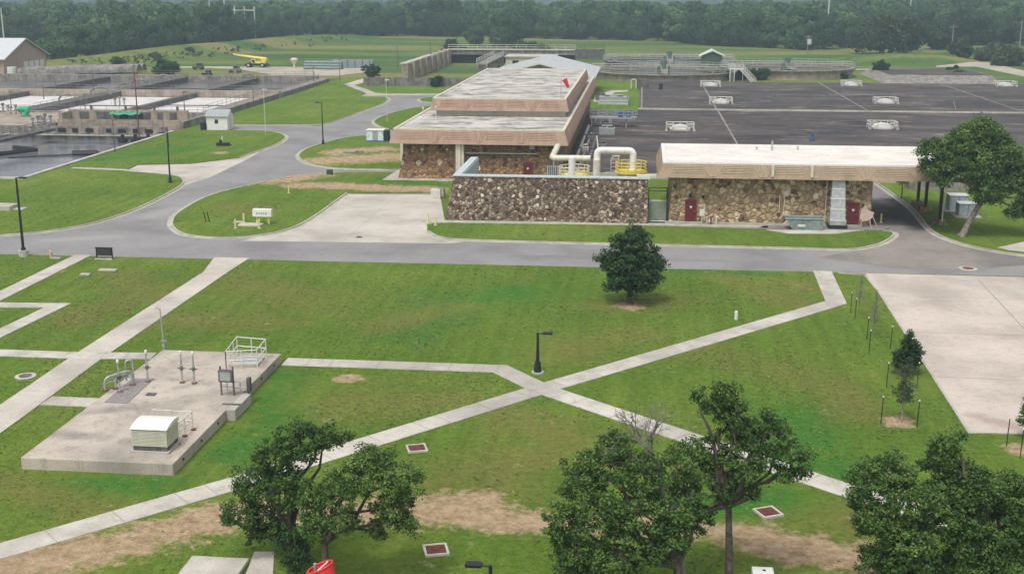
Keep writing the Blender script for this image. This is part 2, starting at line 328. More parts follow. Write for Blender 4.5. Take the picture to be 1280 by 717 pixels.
# ---------------------------------------------------------------- builders
class MB:
    def __init__(s): s.v = []; s.f = []
    def add(s, v, f):
        o = len(s.v); s.v += [tuple(map(float, q)) for q in v]; s.f += [tuple(i+o for i in q) for q in f]; return s
    def box(s, a, b):
        x0, y0, z0 = a; x1, y1, z1 = b
        return s.add([(x0, y0, z0), (x1, y0, z0), (x1, y1, z0), (x0, y1, z0), (x0, y0, z1), (x1, y0, z1), (x1, y1, z1), (x0, y1, z1)],
                     [(0, 3, 2, 1), (4, 5, 6, 7), (0, 1, 5, 4), (1, 2, 6, 5), (2, 3, 7, 6), (3, 0, 4, 7)])
    def cbox(s, c, d): return s.box((c[0]-d[0]/2, c[1]-d[1]/2, c[2]-d[2]/2), (c[0]+d[0]/2, c[1]+d[1]/2, c[2]+d[2]/2))
    def frust(s, a, b, a2, b2, z0, z1):
        (x0, y0), (x1, y1) = a, b; (p0, q0), (p1, q1) = a2, b2
        return s.add([(x0, y0, z0), (x1, y0, z0), (x1, y1, z0), (x0, y1, z0), (p0, q0, z1), (p1, q0, z1), (p1, q1, z1), (p0, q1, z1)],
                     [(0, 3, 2, 1), (4, 5, 6, 7), (0, 1, 5, 4), (1, 2, 6, 5), (2, 3, 7, 6), (3, 0, 4, 7)])
    def tube(s, pts, r, n=8, cap=True):
        pts = [np.array(p, float) for p in pts]; rs = r if isinstance(r, (list, tuple)) else [r]*len(pts)
        o = len(s.v); a = None
        for i, p in enumerate(pts):
            d = (pts[min(i+1, len(pts)-1)]-pts[max(i-1, 0)]); d = d/(np.linalg.norm(d)+1e-9)
            if a is None:
                a = np.cross(d, (0, 0, 1.)) if abs(d[2]) < .9 else np.cross(d, (1., 0, 0))
            a = a-d*np.dot(a, d); a /= np.linalg.norm(a)+1e-9; b = np.cross(d, a)
            for k in range(n):
                w = 2*math.pi*k/n; q = p+rs[i]*(a*math.cos(w)+b*math.sin(w)); s.v.append((float(q[0]), float(q[1]), float(q[2])))
        for i in range(len(pts)-1):
            for k in range(n):
                s.f.append((o+i*n+k, o+i*n+(k+1) % n, o+(i+1)*n+(k+1) % n, o+(i+1)*n+k))
        if cap:
            s.f.append(tuple(o+k for k in reversed(range(n)))); s.f.append(tuple(o+(len(pts)-1)*n+k for k in range(n)))
        return s
    def cyl(s, c, r, z0, z1, n=16, r2=None): return s.tube([(c[0], c[1], z0), (c[0], c[1], z1)], [r, r if r2 is None else r2], n)
    def dome(s, c, r, h, z0, n=20, m=6):
        pts = [(c[0], c[1], z0+h*math.sin(k/m*math.pi/2)) for k in range(m)]+[(c[0], c[1], z0+h)]
        return s.tube(pts, [r*math.cos(k/m*math.pi/2) for k in range(m)]+[r*.04], n)
    def rail(s, pts, h=1.05, r=.025, posts=1.5, rails=(1., .5), closed=False):
        P = list(pts)+([pts[0]] if closed else [])
        for k, (a, b) in enumerate(zip(P, P[1:])):
            for f in rails: s.tube([(a[0], a[1], a[2]+h*f), (b[0], b[1], b[2]+h*f)], r, 5)
            L = math.dist(a, b); n = max(1, round(L/posts))
            for i in range(0 if k == 0 else 1, n+1):
                q = [a[j]+(b[j]-a[j])*i/n for j in range(3)]; s.tube([q, (q[0], q[1], q[2]+h)], r, 5)
        return s
    def poly(s, pts, z, z0=None):
        """flat polygon (may be concave), walls down to z0 if given"""
        bm = bmesh.new(); vs = [bm.verts.new((x, y, z)) for x, y in pts]
        f = bm.faces.new(vs); bm.normal_update()
        if f.normal.z < 0: f.normal_flip(); 
        ccw = sum(pts[i][0]*pts[(i+1) % len(pts)][1]-pts[(i+1) % len(pts)][0]*pts[i][1] for i in range(len(pts))) > 0
        bmesh.ops.triangulate(bm, faces=bm.faces[:]); bm.verts.index_update()
        s.add([v.co[:] for v in bm.verts], [tuple(v.index for v in f.verts) for f in bm.faces]); bm.free()
        if z0 is not None:
            n = len(pts); V = [(x, y, z) for x, y in pts]+[(x, y, z0) for x, y in pts]
            s.add(V, [((i, i+n, (i+1) % n+n, (i+1) % n) if ccw else (i, (i+1) % n, (i+1) % n+n, i+n)) for i in range(n)])
        return s
    def build(s, name, mat, parent=None, world=True, smooth=False, loc=None, bevel=0):
        off = np.zeros(3)
        if world and parent is not None:
            q = parent
            while q is not None: off += np.array(q.location); q = q.parent
        if loc is not None and world: off = np.array(loc, float)
        me = bpy.data.meshes.new(name); me.from_pydata([(a-off[0], b-off[1], c-off[2]) for a, b, c in s.v], [], s.f); me.update()
        me.materials.append(mat); o = bpy.data.objects.new(name, me); COL.objects.link(o)
        if parent is not None: o.parent = parent
        elif loc is not None: o.location = loc
        if smooth:
            me.polygons.foreach_set('use_smooth', [True]*len(me.polygons)); me.set_sharp_from_angle(angle=R(40))
        if bevel:
            b = o.modifiers.new('bevel', 'BEVEL'); b.width = bevel; b.segments = 2; b.limit_method = 'ANGLE'
        return o
def tag(o, label=None, cat=None, group=None, kind=None):
    for k, v in (('label', label), ('category', cat), ('group', group), ('kind', kind)):
        if v: o[k] = v
    return o
def T(name, label, cat, loc, rz=0, group=None):
    o = bpy.data.objects.new(name, None); COL.objects.link(o); o.empty_display_size = .3
    o.location = loc; o.rotation_euler = (0, 0, rz); return tag(o, label, cat, group)
def copy_tree(o, parent=None):
    c = o.copy(); COL.objects.link(c); c.parent = parent
    for ch in list(o.children): copy_tree(ch, c)
    return c
def again(o, loc, label, rz=None, scale=None):
    c = copy_tree(o); c.location = loc; c['label'] = label
    if rz is not None: c.rotation_euler = (0, 0, rz)
    if scale is not None: c.scale = (scale,)*3
    return c
def curve(pts, n=6, closed=False):
    P = [np.array(p, float) for p in pts]; out = []; L = len(P)
    for i in range(L if closed else L-1):
        g = (lambda k: P[k % L]) if closed else (lambda k: P[max(0, min(L-1, k))])
        a, b, c, d = g(i-1), g(i), g(i+1), g(i+2)
        for k in range(n):
            t = k/n; out.append(tuple(.5*((2*b)+(c-a)*t+(2*a-5*b+4*c-d)*t*t+(3*b-a-3*c+d)*t**3)))
    if not closed: out.append(tuple(P[-1]))
    return out
def offset(pts, d, closed=False):
    n = len(pts); out = []
    for i in range(n):
        a = pts[(i-1) % n] if closed or i > 0 else pts[i]; b = pts[(i+1) % n] if closed or i < n-1 else pts[i]
        t = np.array(b[:2])-np.array(a[:2]); t = t/(np.linalg.norm(t)+1e-9)
        out.append((pts[i][0]-t[1]*d, pts[i][1]+t[0]*d))
    return out
def band(mb, pts, d0, d1, z, z0=None, closed=False):
    a = offset(pts, d0, closed); b = offset(pts, d1, closed); n = len(pts)
    m = n if closed else n-1
    V = [(x, y, z) for x, y in a]+[(x, y, z) for x, y in b]; F = [(i, (i+1) % n, n+(i+1) % n, n+i) for i in range(m)]
    if d1 < d0: F = [f[::-1] for f in F]
    mb.add(V, F)
    if z0 is not None:
        V += [(x, y, z0) for x, y in a]+[(x, y, z0) for x, y in b]
        mb.add(V, [(i, (i+1) % n, 2*n+(i+1) % n, 2*n+i) for i in range(m)]+[(n+i, 3*n+i, 3*n+(i+1) % n, n+(i+1) % n) for i in range(m)])
def strip(px, w, z, z0=None):
    """walk of constant width w along traced centre line"""
    P = G2(px); mb = MB(); n = len(P)
    L, Rr = [], []
    for i in range(n):
        if i in (0, n-1):
            t = np.array(P[1])-np.array(P[0]) if i == 0 else np.array(P[-1])-np.array(P[-2]); t /= np.linalg.norm(t); nn = np.array((-t[1], t[0])); k = 1
        else:
            t1 = np.array(P[i])-np.array(P[i-1]); t1 /= np.linalg.norm(t1); t2 = np.array(P[i+1])-np.array(P[i]); t2 /= np.linalg.norm(t2)
            t = t1+t2; t /= np.linalg.norm(t); nn = np.array((-t[1], t[0])); k = min(2.5, 1/max(.3, float(np.dot(nn, (-t1[1], t1[0])))))
        L.append(tuple(np.array(P[i])+nn*w/2*k)); Rr.append(tuple(np.array(P[i])-nn*w/2*k))
    EXCL.append(L+Rr[::-1]); mb.poly(L+Rr[::-1], z, z0); return mb
EXCL = []; LAWNS = []
def struct(o): o['kind'] = 'structure'; return o
# ---------------------------------------------------------------- the ground
HX, HY0, HY1 = -74.6, 137.9, 287.0       # the basins are sunk into the ground here
g = MB()
for x0, x1, y0, y1 in ((-260, HX, -30, HY0), (HX, 220, -30, 262), (HX, 220, 262, 300)):
    g.add([(x0, y0, 0), (x1, y0, 0), (x1, y1, 0), (x0, y1, 0)], [(0, 1, 2, 3)])
g.add([(-260, HY0, 0), (-170, HY0, 0), (-170, 287, 0), (-260, 287, 0)], [(0, 1, 2, 3)])
struct(g.build('ground', M_GRASS))
g = MB()
B = 3000
for x0, x1, y0, y1 in ((-B, -260, -400, 287), (220, B, -400, 300), (-260, 220, -400, -30), (-B, HX, 287, 300), (-B, B, 300, 420)):
    g.add([(x0, y0, 0), (x1, y0, 0), (x1, y1, 0), (x0, y1, 0)], [(0, 1, 2, 3)])
struct(g.build('field', M_FIELD))
def land(x, y):
    """the country beyond the field falls to a shallow valley, with a low hill at the right"""
    d = math.hypot(x, y); f = max(0., min(1., (y-600)/700.)); f = f*f*(3-2*f); far = max(0., min(1., (y-1500)/1400.))
    px_ = x/max(y, 1); hill = math.exp(-((px_-.26)/.10)**2)*max(0., min(1., (y-560)/350.))*15
    return -17*f+far*9+hill+f*5*math.sin(x*.006+y*.003)
g = MB(); nx, ny = 90, 70; ys = [420+(3000-420)*(k/(ny-1))**1.6 for k in range(ny)]
for y in ys:
    for k in range(nx): x = -B+2*B*k/(nx-1); g.v.append((x, y, land(x, y)))
for j in range(ny-1):
    for k in range(nx-1): g.f.append((j*nx+k, j*nx+k+1, (j+1)*nx+k+1, (j+1)*nx+k))
struct(g.build('terrain', M_FIELD, smooth=True))
# low berm left of the field and grassy mound to the right, gentle raised ground
def mound(name, px, w, h, mat, n=40):
    P = curve(G2(px), 8); rows = []; mb = MB(); m = 9
    for i, (x, y) in enumerate(P):
        a = P[max(0, i-1)]; b = P[min(len(P)-1, i+1)]; t = np.array(b)-np.array(a); t /= np.linalg.norm(t); nn = np.array((-t[1], t[0]))
        e = math.sin(math.pi*min(1, max(0, (i+.0)/(len(P)-1))))**.5
        for k in range(m):
            u = k/(m-1)*2-1; q = np.array((x, y))+nn*u*w; mb.v.append((q[0], q[1], -.05+h*e*(math.cos(u*math.pi)*.5+.5)*(1+.04*math.sin(i*.5+k))))
    for i in range(len(P)-1):
        for k in range(m-1): mb.f.append((i*m+k, (i+1)*m+k, (i+1)*m+k+1, i*m+k+1))
    return struct(mb.build(name, mat, smooth=True))
mound('levee', [(20, 86), (110, 80), (180, 73), (260, 65), (340, 57), (400, 50), (460, 47)], 16, 3.2, M_FIELD)
mound('hill', [(1060, 76), (1110, 76), (1160, 77), (1200, 79)], 20, 2.4, M_FIELD)
mound('hill', [(1180, 66), (1230, 68), (1300, 74), (1380, 80)], 30, 3.0, M_FIELD)

r = MB()
r.poly(G2([(-60, 316.5), (1400, 348), (1400, 333)]+[(1340, 328), (1280, 320), (1200, 305), (1165, 290), (1140, 262), (1112, 241), (1094, 228), (1085, 228), (1092, 284), (533, 276), (545, 226), (498, 214), (486, 172), (548, 134), (555, 118), (486, 119), (452, 120), (400, 158), (289, 150), (289, 166), (340, 172), (150, 212), (-60, 286)]), .010)
struct(r.build('road', M_ASPH))
r = MB(); r.poly(G2([(1120, 335), (1200, 337), (1285, 331), (1280, 321), (1200, 306), (1165, 291), (1140, 263), (1112, 241.5), (1094, 228.5), (1086, 228.5), (1092, 283), (1112, 285), (1121, 292), (1116, 301), (1090, 312), (1050, 317), (1020, 322)]), .016)
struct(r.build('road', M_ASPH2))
def pave(name, px, mat, z=.016, z0=None, smooth=0):
    P = G2(px); EXCL.append(P); m = MB(); m.poly(P, z, z0); return struct(m.build(name, mat))
pave('drive', [(434, 243), (550, 243), (556, 276), (700, 281), (534, 281), (534, 291), (548, 298), (580, 302.5), (560, 304.5), (300, 301), (340, 292.8), (370, 284), (395, 270), (420, 252)], M_CONCP)
pave('drive', [(158, 213.5), (172, 206.5), (240, 205), (300, 197.5), (330, 186.5), (352, 177), (357, 172), (362, 170), (340, 184), (300, 204), (262, 222), (228, 233), (229, 226), (222, 221), (200, 217)], M_CONCP)
pave('drive', [(1046, 341.2), (1082, 342.4), (1086, 348), (1213, 540.5), (1420, 544), (1420, 350), (1082, 341.5)], M_CONCR, .022)
pave('drive', [(1246, 309.5), (1290, 300), (1290, 316), (1262, 313)], M_CONCP, .02)
# saw cuts and a pale edge on the big concrete yard
m = MB()
for a, b in (((1101, 370), (1420, 377)), ((1133, 415), (1420, 424)), ((1172, 471), (1420, 482)), ((1223, 350), (1420, 560))):
    A, C = G(*a), G(*b); band(m, [A[:2], C[:2]], -.035, .035, .027)
struct(m.build('drive_joint', plain('dark joint filler', (.27, .24, .215), .9)))
pave('path', [(500, 212), (478, 226), (560, 227), (556, 222), (508, 222)], M_CONCP, .13, .01)
pave('path', [(957, 288.5), (1080, 289), (1045, 293.6), (985, 293.4)], M_CONC, .14, .1)
pave('path', [(955, 283.5), (1090, 285.5), (1112, 285.8), (1104, 289), (945, 287.3)], slabmat('grey apron', (.26, .24, .22), .5), .13, .01)
pave('path', [(551, 276.5), (835, 280.5), (960, 283.5), (960, 286), (835, 283), (540, 279.5), (526, 276)], M_KERB, .13, .01)

# kerbed lawns
kerb = MB(); gut = MB()
def lawn(px, k0, k1, n=5, z=.10):
    P = G2(px); A = P[:k0]; K = P[k0:k1+1]; Z = P[k1+1:]
    closed = (k0 == 0 and k1 == len(px)-1)
    C = curve(K, n, closed); m = MB(); m.poly(A+C+Z, z, -.01)
    o = struct(m.build('lawn', M_GRASS))
    area = sum(C[i][0]*C[(i+1) % len(C)][1]-C[(i+1) % len(C)][0]*C[i][1] for i in range(len(C)))
    full = A+C+Z; LAWNS.append(full); area = sum(full[i][0]*full[(i+1) % len(full)][1]-full[(i+1) % len(full)][0]*full[i][1] for i in range(len(full)))
    s = 1 if area > 0 else -1       # inward = left of travel when ccw
    band(kerb, C, -.03*s, .16*s, z+.035, 0, closed); band(gut, C, -.03*s, -.42*s, .022, None, closed)
lawn([(-80, 227), (38, 227), (92, 211.5), (158, 214.6), (200, 218), (222, 221), (229.5, 226), (226, 233), (200, 248), (160, 266), (115, 280), (60, 290), (0, 295), (-80, 300)], 3, 13)
lawn([(292, 163.4), (330, 164), (350, 167), (357.5, 172), (350, 179), (330, 187), (300, 197.5), (240, 205), (172, 206.4), (158, 212.8), (94, 210.5), (152, 186.2), (207, 170.4), (236, 163.4)], 0, 6)
lawn([(288, 156.6), (320, 157), (400, 156), (425, 150), (450, 141), (475, 132), (486, 125.5), (482, 121.8), (452, 121.2), (456, 117), (440, 111), (425, 106), (419, 100), (288, 147)], 0, 7)
lawn([(500, 216), (548, 227), (548, 242), (434, 242), (420, 252), (395, 270), (370, 284), (340, 292.5), (300, 297.5), (260, 297.5), (232, 294), (218, 287), (214.5, 278), (222, 267), (250, 250), (280, 239.5), (330, 228), (380, 219), (430, 216)], 3, 18)
lawn([(498, 213), (440, 212), (410, 210), (385, 205), (373, 196.5), (380, 188), (400, 180.5), (430, 173), (460, 169.5), (487, 168.5)], 0, 8)
lawn([(500, 164), (487, 162), (475, 159), (467, 152.5), (480, 145), (510, 136.5), (546, 132), (546, 150)], 1, 6)
lawn([(550, 128), (530, 128), (524, 125.2), (532, 122.6), (550, 122.3)], 0, 4)
lawn([(1085, 288), (1104, 288.6), (1117.5, 292), (1113, 299), (1095, 307), (1060, 312.6), (1000, 311.2), (850, 307.6), (700, 304), (580, 300.6), (548, 296.6), (535, 290), (533.5, 281), (560, 279.8), (700, 281.6), (830, 283.6), (957, 287.5), (985, 292.5), (1045, 292.8), (1068, 289)], 1, 11)
C = curve(G2([(1094, 228.5), (1112, 241), (1140, 262), (1165, 290), (1200, 305), (1245, 315), (1290, 321), (1400, 333)]), 6)
band(kerb, C, 0, .18, .14, 0); band(gut, C, 0, -.42, .022)
band(kerb, G2([(1048, 341), (1082, 344), (1100, 366), (1213, 541), (1420, 545)]), 0, -.15, .06, 0)
struct(kerb.build('kerb', M_KERB)); struct(gut.build('gutter', M_KERB))

# footpaths
for i, (px, w) in enumerate([
    ([(1028, 339), (1045, 378), (677, 486), (437, 560), (300, 602), (-60, 706)], 1.5),
    ([(356, 452), (625, 461), (677, 486), (860, 547), (1056, 612), (1200, 655)], 1.5),
    ([(-60, 439), (0, 441), (100, 444.5), (192, 445)], 1.35),
    ([(-30, 381), (72, 382), (-30, 431)], 1.3),
    ([(104, 319), (0, 370), (-40, 390)], 1.5),
    ([(58, 501), (118, 503.5)], 1.4)]):
    struct(strip(px, w, .030+i*.004, -.01).build('path', M_CONC))
    Q = G2(px); jm = MB(); rj = random.Random(i)
    for a, b in zip(Q, Q[1:]):
        L_ = math.dist(a, b); k = 1.5
        while k < L_:
            tx, ty = (b[0]-a[0])/L_, (b[1]-a[1])/L_; c_ = (a[0]+tx*k, a[1]+ty*k); hw = w/2-.01; e = .012
            jm.add([(c_[0]-ty*hw-tx*e, c_[1]+tx*hw-ty*e, .056), (c_[0]-ty*hw+tx*e, c_[1]+tx*hw+ty*e, .056), (c_[0]+ty*hw+tx*e, c_[1]-tx*hw+ty*e, .056), (c_[0]+ty*hw-tx*e, c_[1]-tx*hw-ty*e, .056)], [(3, 2, 1, 0)]); k += 1.5 if rj.random() < .6 else 3.0
    struct(jm.build('path_joint', plain('path joint', (.30, .27, .23), .9)))
pave('path', [(268, 321.6), (312, 322.6), (285, 340), (126, 449), (30, 520), (-70, 592), (-110, 592), (-60, 545), (0, 506), (93, 443), (254, 340)], M_CONCP, .026)
pave('path', [(318, 690), (343, 690), (341, 720), (330, 760), (270, 760), (306, 722)], M_CONCP, .05)
pave('path', [(92, 210.4), (130, 211.5), (160, 213), (160, 214.8), (130, 213.6), (88, 211.6)], M_KERB, .14)
pave('path', [(452, 120.5), (458, 117), (446, 112.5), (430, 106), (436, 105), (462, 113.5), (470, 117), (486, 118), (560, 117.6), (560, 119), (484, 120)], M_GRAVEL, .115, 0)
pave('path', [(433, 105), (460, 97), (480, 99), (440, 107.5)], M_CONCP, .12, 0)
for px in ([(340, 94), (300, 87), (250, 85), (180, 85), (120, 93), (108, 96), (110, 91), (160, 85.5), (240, 83), (300, 83.5), (440, 84.5), (462, 85), (462, 90), (420, 95)],
           [(1170, 82.5), (1205, 79), (1212, 74), (1228, 74), (1240, 79), (1290, 91), (1330, 100), (1330, 104), (1280, 96), (1220, 83.5), (1170, 84)],
           [(1065, 86.5), (1090, 86), (1090, 87.3), (1065, 87.6)]):
    pave('path', px, M_GRAVEL, .035)
pave('path', [(742, 120), (752, 117), (764, 113), (785, 113), (785, 114.5), (768, 116), (760, 122), (752, 127), (742, 128)], M_CONCP, .03)

# ---------------------------------------------------------------- covers and grates in the ground
def grate(c, ang, label, s=1.02):
    t = T('storm_grate', label, 'grate', (c[0], c[1], 0), ang, 'rusty square grates in the near lawn')
    m = MB(); h = s/2; w = .10
    for a, b in (((-h, -h), (h, -h+w)), ((-h, h-w), (h, h)), ((-h, -h+w), (-h+w, h-w)), ((h-w, -h+w), (h, h-w))): m.box((*a, -.05), (*b, .10))
    m.build('frame', M_CONC, t, False, bevel=.01)
    m = MB()
    for k in range(12): m.box((-h+w, -h+w+.012+k*(s-2*w)/12, .02), (h-w, -h+w+k*(s-2*w)/12+.05, .07))
    m.box((-h+w, -h+w, 0), (h-w, h-w, .03)); m.build('grating', M_RUST, t, False); return t
grate(G(521, 561), .35, 'rusty square grate beside the diagonal path, between the oaks')
grate(G(545, 688), .30, 'rusty square grate in the green lawn below the bare dirt strip')
grate(G(960, 641), .45, 'rusty square grate behind the tall slender oak on the right')
def manhole(c, r, label, mat=M_WALLD):
    t = T('manhole', label, 'manhole', (c[0], c[1], 0), 0)
    m = MB(); m.cyl((0, 0), r, 0, .06, 24); m.build('collar', M_CONC, t, False)
    m = MB(); m.cyl((0, 0), r*.62, .03, .085, 24); m.build('cover', mat, t, False)
manhole(G(32, 470.5), .62, 'round manhole with pale collar in the left lawn by the strip drive')
manhole(G(1210, 336), .75, 'round manhole in the road near the big concrete yard', M_RUST)
manhole(G(449, 297), .45, 'dark round manhole in the concrete drive', M_DARK)
for (c, d, label) in ((G(135, 339), (1.5, .5), 'pale flat slab in the lawn below the black board'), (G(107, 344.5), (.8, .45), 'small pale flat slab left of the larger one in the lawn'),
                      (G(298, 279), (.9, .6), 'small pale slab in the island lawn beside two dark stakes')):
    m = MB(); m.cbox((0, 0, .05), (d[0], d[1], .14)); tag(m.build('utility_slab', M_CONC, world=False, loc=(c[0], c[1], .06)), label, 'slab')
m = MB(); q = G(275, 705); m.box((-1.25, -1.7, 0), (1.15, .25, .22)); tag(m.build('concrete_slab', M_CONC, world=False, loc=q, bevel=.02), 'pale concrete slab at the bottom edge beside the grey walk', 'slab')
t = T('utility_box', 'small white box with a dark hole at the bottom edge near the right oaks', 'box', G(953, 724))
m = MB(); m.box((-.42, -.3, 0), (.42, .3, .42)); m.build('body', M_WHITE, t, False, bevel=.02)
m = MB(); m.cyl((.05, 0), .07, .41, .43, 12); m.build('port', M_DARK, t, False)

# ---------------------------------------------------------------- buildings
def fascia(t, x0, x1, y0, y1, zb, zt, fl, mat, smat, roof, par=.35, side=True, slab=None, name='fascia'):
    """sloping panelled fascia round a flat roof; bottom flares out by fl"""
    m = MB(); m.frust((x0-fl, y0-fl), (x1+fl, y1+fl), (x0, y0), (x1, y1), zb, zt); m.build(name, mat, t)
    H = zt-zb
    def on(u, f, ax):      # point on the sloping front face (ax 0) or right face (ax 1), pushed out 2 cm
        o = fl*(1-f)+.025
        return (u, y0-o, zb+H*f) if ax == 0 else (x1+o, u, zb+H*f)
    def ln(a, b, ax, w=.035):
        A = np.array(on(*a, ax)); Bq = np.array(on(*b, ax)); q.tube([A, Bq], w, 4, True)
    for ax, lo, hi in ((0, x0, x1), (1, y0, y1)):
        q = MB(); L = hi-lo; n = max(1, round(L/4.9)); c = L/n
        for k in range(n+1):
            u = lo+k*c
            if 0 < k < n:
                for d in (.25, .45, .68, .92):
                    for sgn in (-1, 1): ln((u+sgn*d*1.1, .93), (u+sgn*d*.25, .12), ax)
            if k < n:
                for f in (.38, .5, .62, .74, .86):
                    o = .55+.45*f; ln((u+o+.15, f), (u+c-o-.15, f), ax)
        q.build(name+'_ribs', smat, t)
    m = MB(); b = .35
    for a, c in (((x0, y0), (x1, y0+b)), ((x0, y1-b), (x1, y1)), ((x0, y0+b), (x0+b, y1-b)), ((x1-b, y0+b), (x1, y1-b))): m.box((*a, zt+.003), (*c, zt+.16))
    m.build('parapet', roof[1], t)
    m = MB(); m.box((x0+b, y0+b, zt-.05), (x1-b, y1-b, zt+.05)); m.build('roof', roof[0], t)
# main stone building
t = T('stone_building', 'two tier flat roofed building with rust fieldstone walls and pinkish fascia', 'building', (-19, 180, 0))
m = MB(); m.frust((-29.1, 141.7), (-9.6, 228), (-28.2, 142.3), (-9.6, 227.4), -.1, 4.7); m.build('wall', M_STONE3, t)
fascia(t, -29.4, -8.9, 141.1, 226, 4.55, 6.15, .45, M_PINKF, M_STRIPE2, (M_ROOF1, M_CREAM), name='fascia')
m = MB(); m.box((-26.9, 157, 6.1), (-9.95, 211, 7.0)); m.build('upper_wall', M_CREAM, t)
fascia(t, -27.2, -9.7, 156.3, 213, 6.95, 8.45, .35, M_PINKF, M_STRIPE2, (M_ROOF1, M_CREAM), name='upper_fascia')
m = MB(); m.box((-21.9, 141.0, 0), (-21.3, 142.4, 4.6)); m.box((-21.25, 141.15, 0), (-20.95, 142.4, 4.6)); m.build('pilaster', M_CREAM, t)
m = MB(); m.box((-29.2, 141.3, -.02), (-10, 141.72, .25)); m.build('plinth', M_CONC, t)
m = MB(); m.box((-20.8, 141.55, 3.35), (-12.2, 141.95, 3.5)); m.build('lintel', M_KERB, t)
def maroon_door(t, x, y, z0, w=.95, h=2.1):
    m = MB(); m.box((x-w/2, y-.10, z0), (x+w/2, y+.1, z0+h)); d = m.build('door', M_RED, t)
    m = MB(); m.box((x-w/2-.1, y-.13, z0+h), (x+w/2+.1, y+.1, z0+h+.1)); m.box((x-w/2-.1, y-.13, z0), (x-w/2, y+.1, z0+h)); m.box((x+w/2, y-.13, z0), (x+w/2+.1, y+.1, z0+h)); m.build('frame', M_RUST, d)
    m = MB(); m.add([(x-.15, y-.115, z0+1.55), (x+.15, y-.115, z0+1.55), (x, y-.115, z0+1.28)], [(0, 2, 1)]); m.build('sign', M_WHITE, d)
    m = MB(); m.cyl((x+w/2-.14, y-.14), .035, z0+1.0, z0+1.1, 8); m.build('handle', M_GALV, d)
maroon_door(t, -13.3, 141.75, .2)
m = MB(); a = PY(665, 183, 141.5); m.box((a[0]-.3, 141.2, a[2]-.3), (a[0]+.3, 141.7, a[2]+.35)); m.build('wall_box', M_GREY, t)
# annex roof to the left rear and thin roof vents
m = MB(); m.frust((-32.3, 157), (-29.95, 170), (-31.7, 157.5), (-29.95, 169.5), 3.4, 4.9); m.build('annex_fascia', M_PINKF, t)
m = MB(); m.box((-31.9, 157.4, 0), (-29.95, 169, 3.4)); m.build('annex', M_CREAM, t)
m = MB(); m.box((-31.5, 157.3, 1.0), (-30.3, 157.39, 3.0)); m.build('annex_window', M_DARK, t)
for (px, top, bot) in ((545, 136, 149), (583, 131, 144), (529, 140, 150)):
    a = G(px, bot, 6.3); m = MB(); m.tube([(a[0], a[1], 6.3), (a[0], a[1], 7.8)], .05, 6); m.cyl((a[0], a[1]), .13, 7.7, 7.95, 8); m.build('roof_vent', M_CREAM, t)
# gabled building behind
t = T('gabled_building', 'building with a pale low pitched metal roof behind the flat roofs', 'building', (-20.9, 263, 0))
m = MB(); x0, x1, xm = -31., -10.7, -20.9
m.add([(x0, 248, 0), (x1, 248, 0), (x1, 248, 4.5), (xm, 248, 7.0), (x0, 248, 4.5), (x0, 278, 0), (x1, 278, 0), (x1, 278, 4.5), (xm, 278, 7.0), (x0, 278, 4.5)],
      [(0, 1, 2, 3, 4), (5, 9, 8, 7, 6), (0, 4, 9, 5), (1, 6, 7, 2)]); m.build('wall', M_PINKF, t)
m = MB()
for s, e in ((-1, x0-1.2), (1, x1+1.2)):
    m.add([(xm, 246.8, 7.35), (e, 246.8, 4.55), (e, 279, 4.55), (xm, 279, 7.35), (xm, 246.8, 7.1), (e, 246.8, 4.3), (e, 279, 4.3), (xm, 279, 7.1)],
          [(0, 1, 2, 3), (4, 7, 6, 5), (0, 4, 5, 1), (1, 5, 6, 2), (2, 6, 7, 3)])
m.build('roof', M_METR, t)
m = MB()
for s, e in ((-1, x0-1.2), (1, x1+1.2)):
    for k in range(20):
        y = 247.4+k*1.55; m.tube([(xm, y, 7.37), (e, y, 4.57)], .03, 4)
m.build('roof_seams', M_GALV, t)
m = MB(); m.add([(x0+2, 247.9, 3.8), (x1-2, 247.9, 3.8), (x1-2, 247.9, 4.6), (xm, 247.9, 6.3), (x0+2, 247.9, 4.6)], [(0, 1, 2, 3, 4)]); m.build('gable_panel', plain('brick gable', (.34, .20, .15), .9), t)
# right hand building with the long canopy roof
t = T('stone_building', 'long low building with brown fieldstone wall, tan fascia and white roof', 'building', (13, 125, 0))
m = MB(); m.frust((2.9, 118.1), (22.5, 130.6), (3.3, 118.4), (22.5, 130.6), -.1, 4.8); m.build('wall', M_STONE2, t)
fascia(t, 2.2, 31.2, 117.2, 131.4, 4.75, 6.05, .5, M_BROWN, M_STRIPE, (M_ROOF2, M_WHITE))
m = MB(); m.box((2.6, 117.7, -.02), (22.8, 118.1, .2)); m.build('plinth', M_KERB, t)
maroon_door(t, 5.1, 118.15, .2); maroon_door(t, 20.75, 118.15, .2)
for x, y in ((29.7, 130.9), (29.7, 127.3), (29.6, 120.6)):
    m = MB(); m.box((x-.14, y-.14, 0), (x+.14, y+.14, 4.76)); p_ = m.build('canopy_post', M_BLACK if y > 121 else M_BLACK, t)
    m = MB(); m.frust((x-.75, y-.55), (x+.75, y+.55), (x-.5, y-.4), (x+.5, y+.4), 0, .45); m.build('rock_base', M_STONE3, p_)
m = MB(); m.cyl((29.75, 120.2), .07, 0, 3.2, 8); m.build('downpipe', M_CREAM, t)
for px in (966, 1015):
    a = PY(px, 207, 117.0); m = MB(); m.box((a[0]-.12, 116.62, 5.0), (a[0]+.12, 116.9, 6.1)); m.build('scupper', M_CREAM, t)
for px, py, h in ((965, 188, 1.0), (946, 187, .3), (997, 187, .35)):
    a = G(px, py, 6.1); m = MB(); m.tube([(a[0], a[1], 6.1), (a[0], a[1], 6.1+h)], .1, 8); m.build('roof_vent', M_GALV, t)
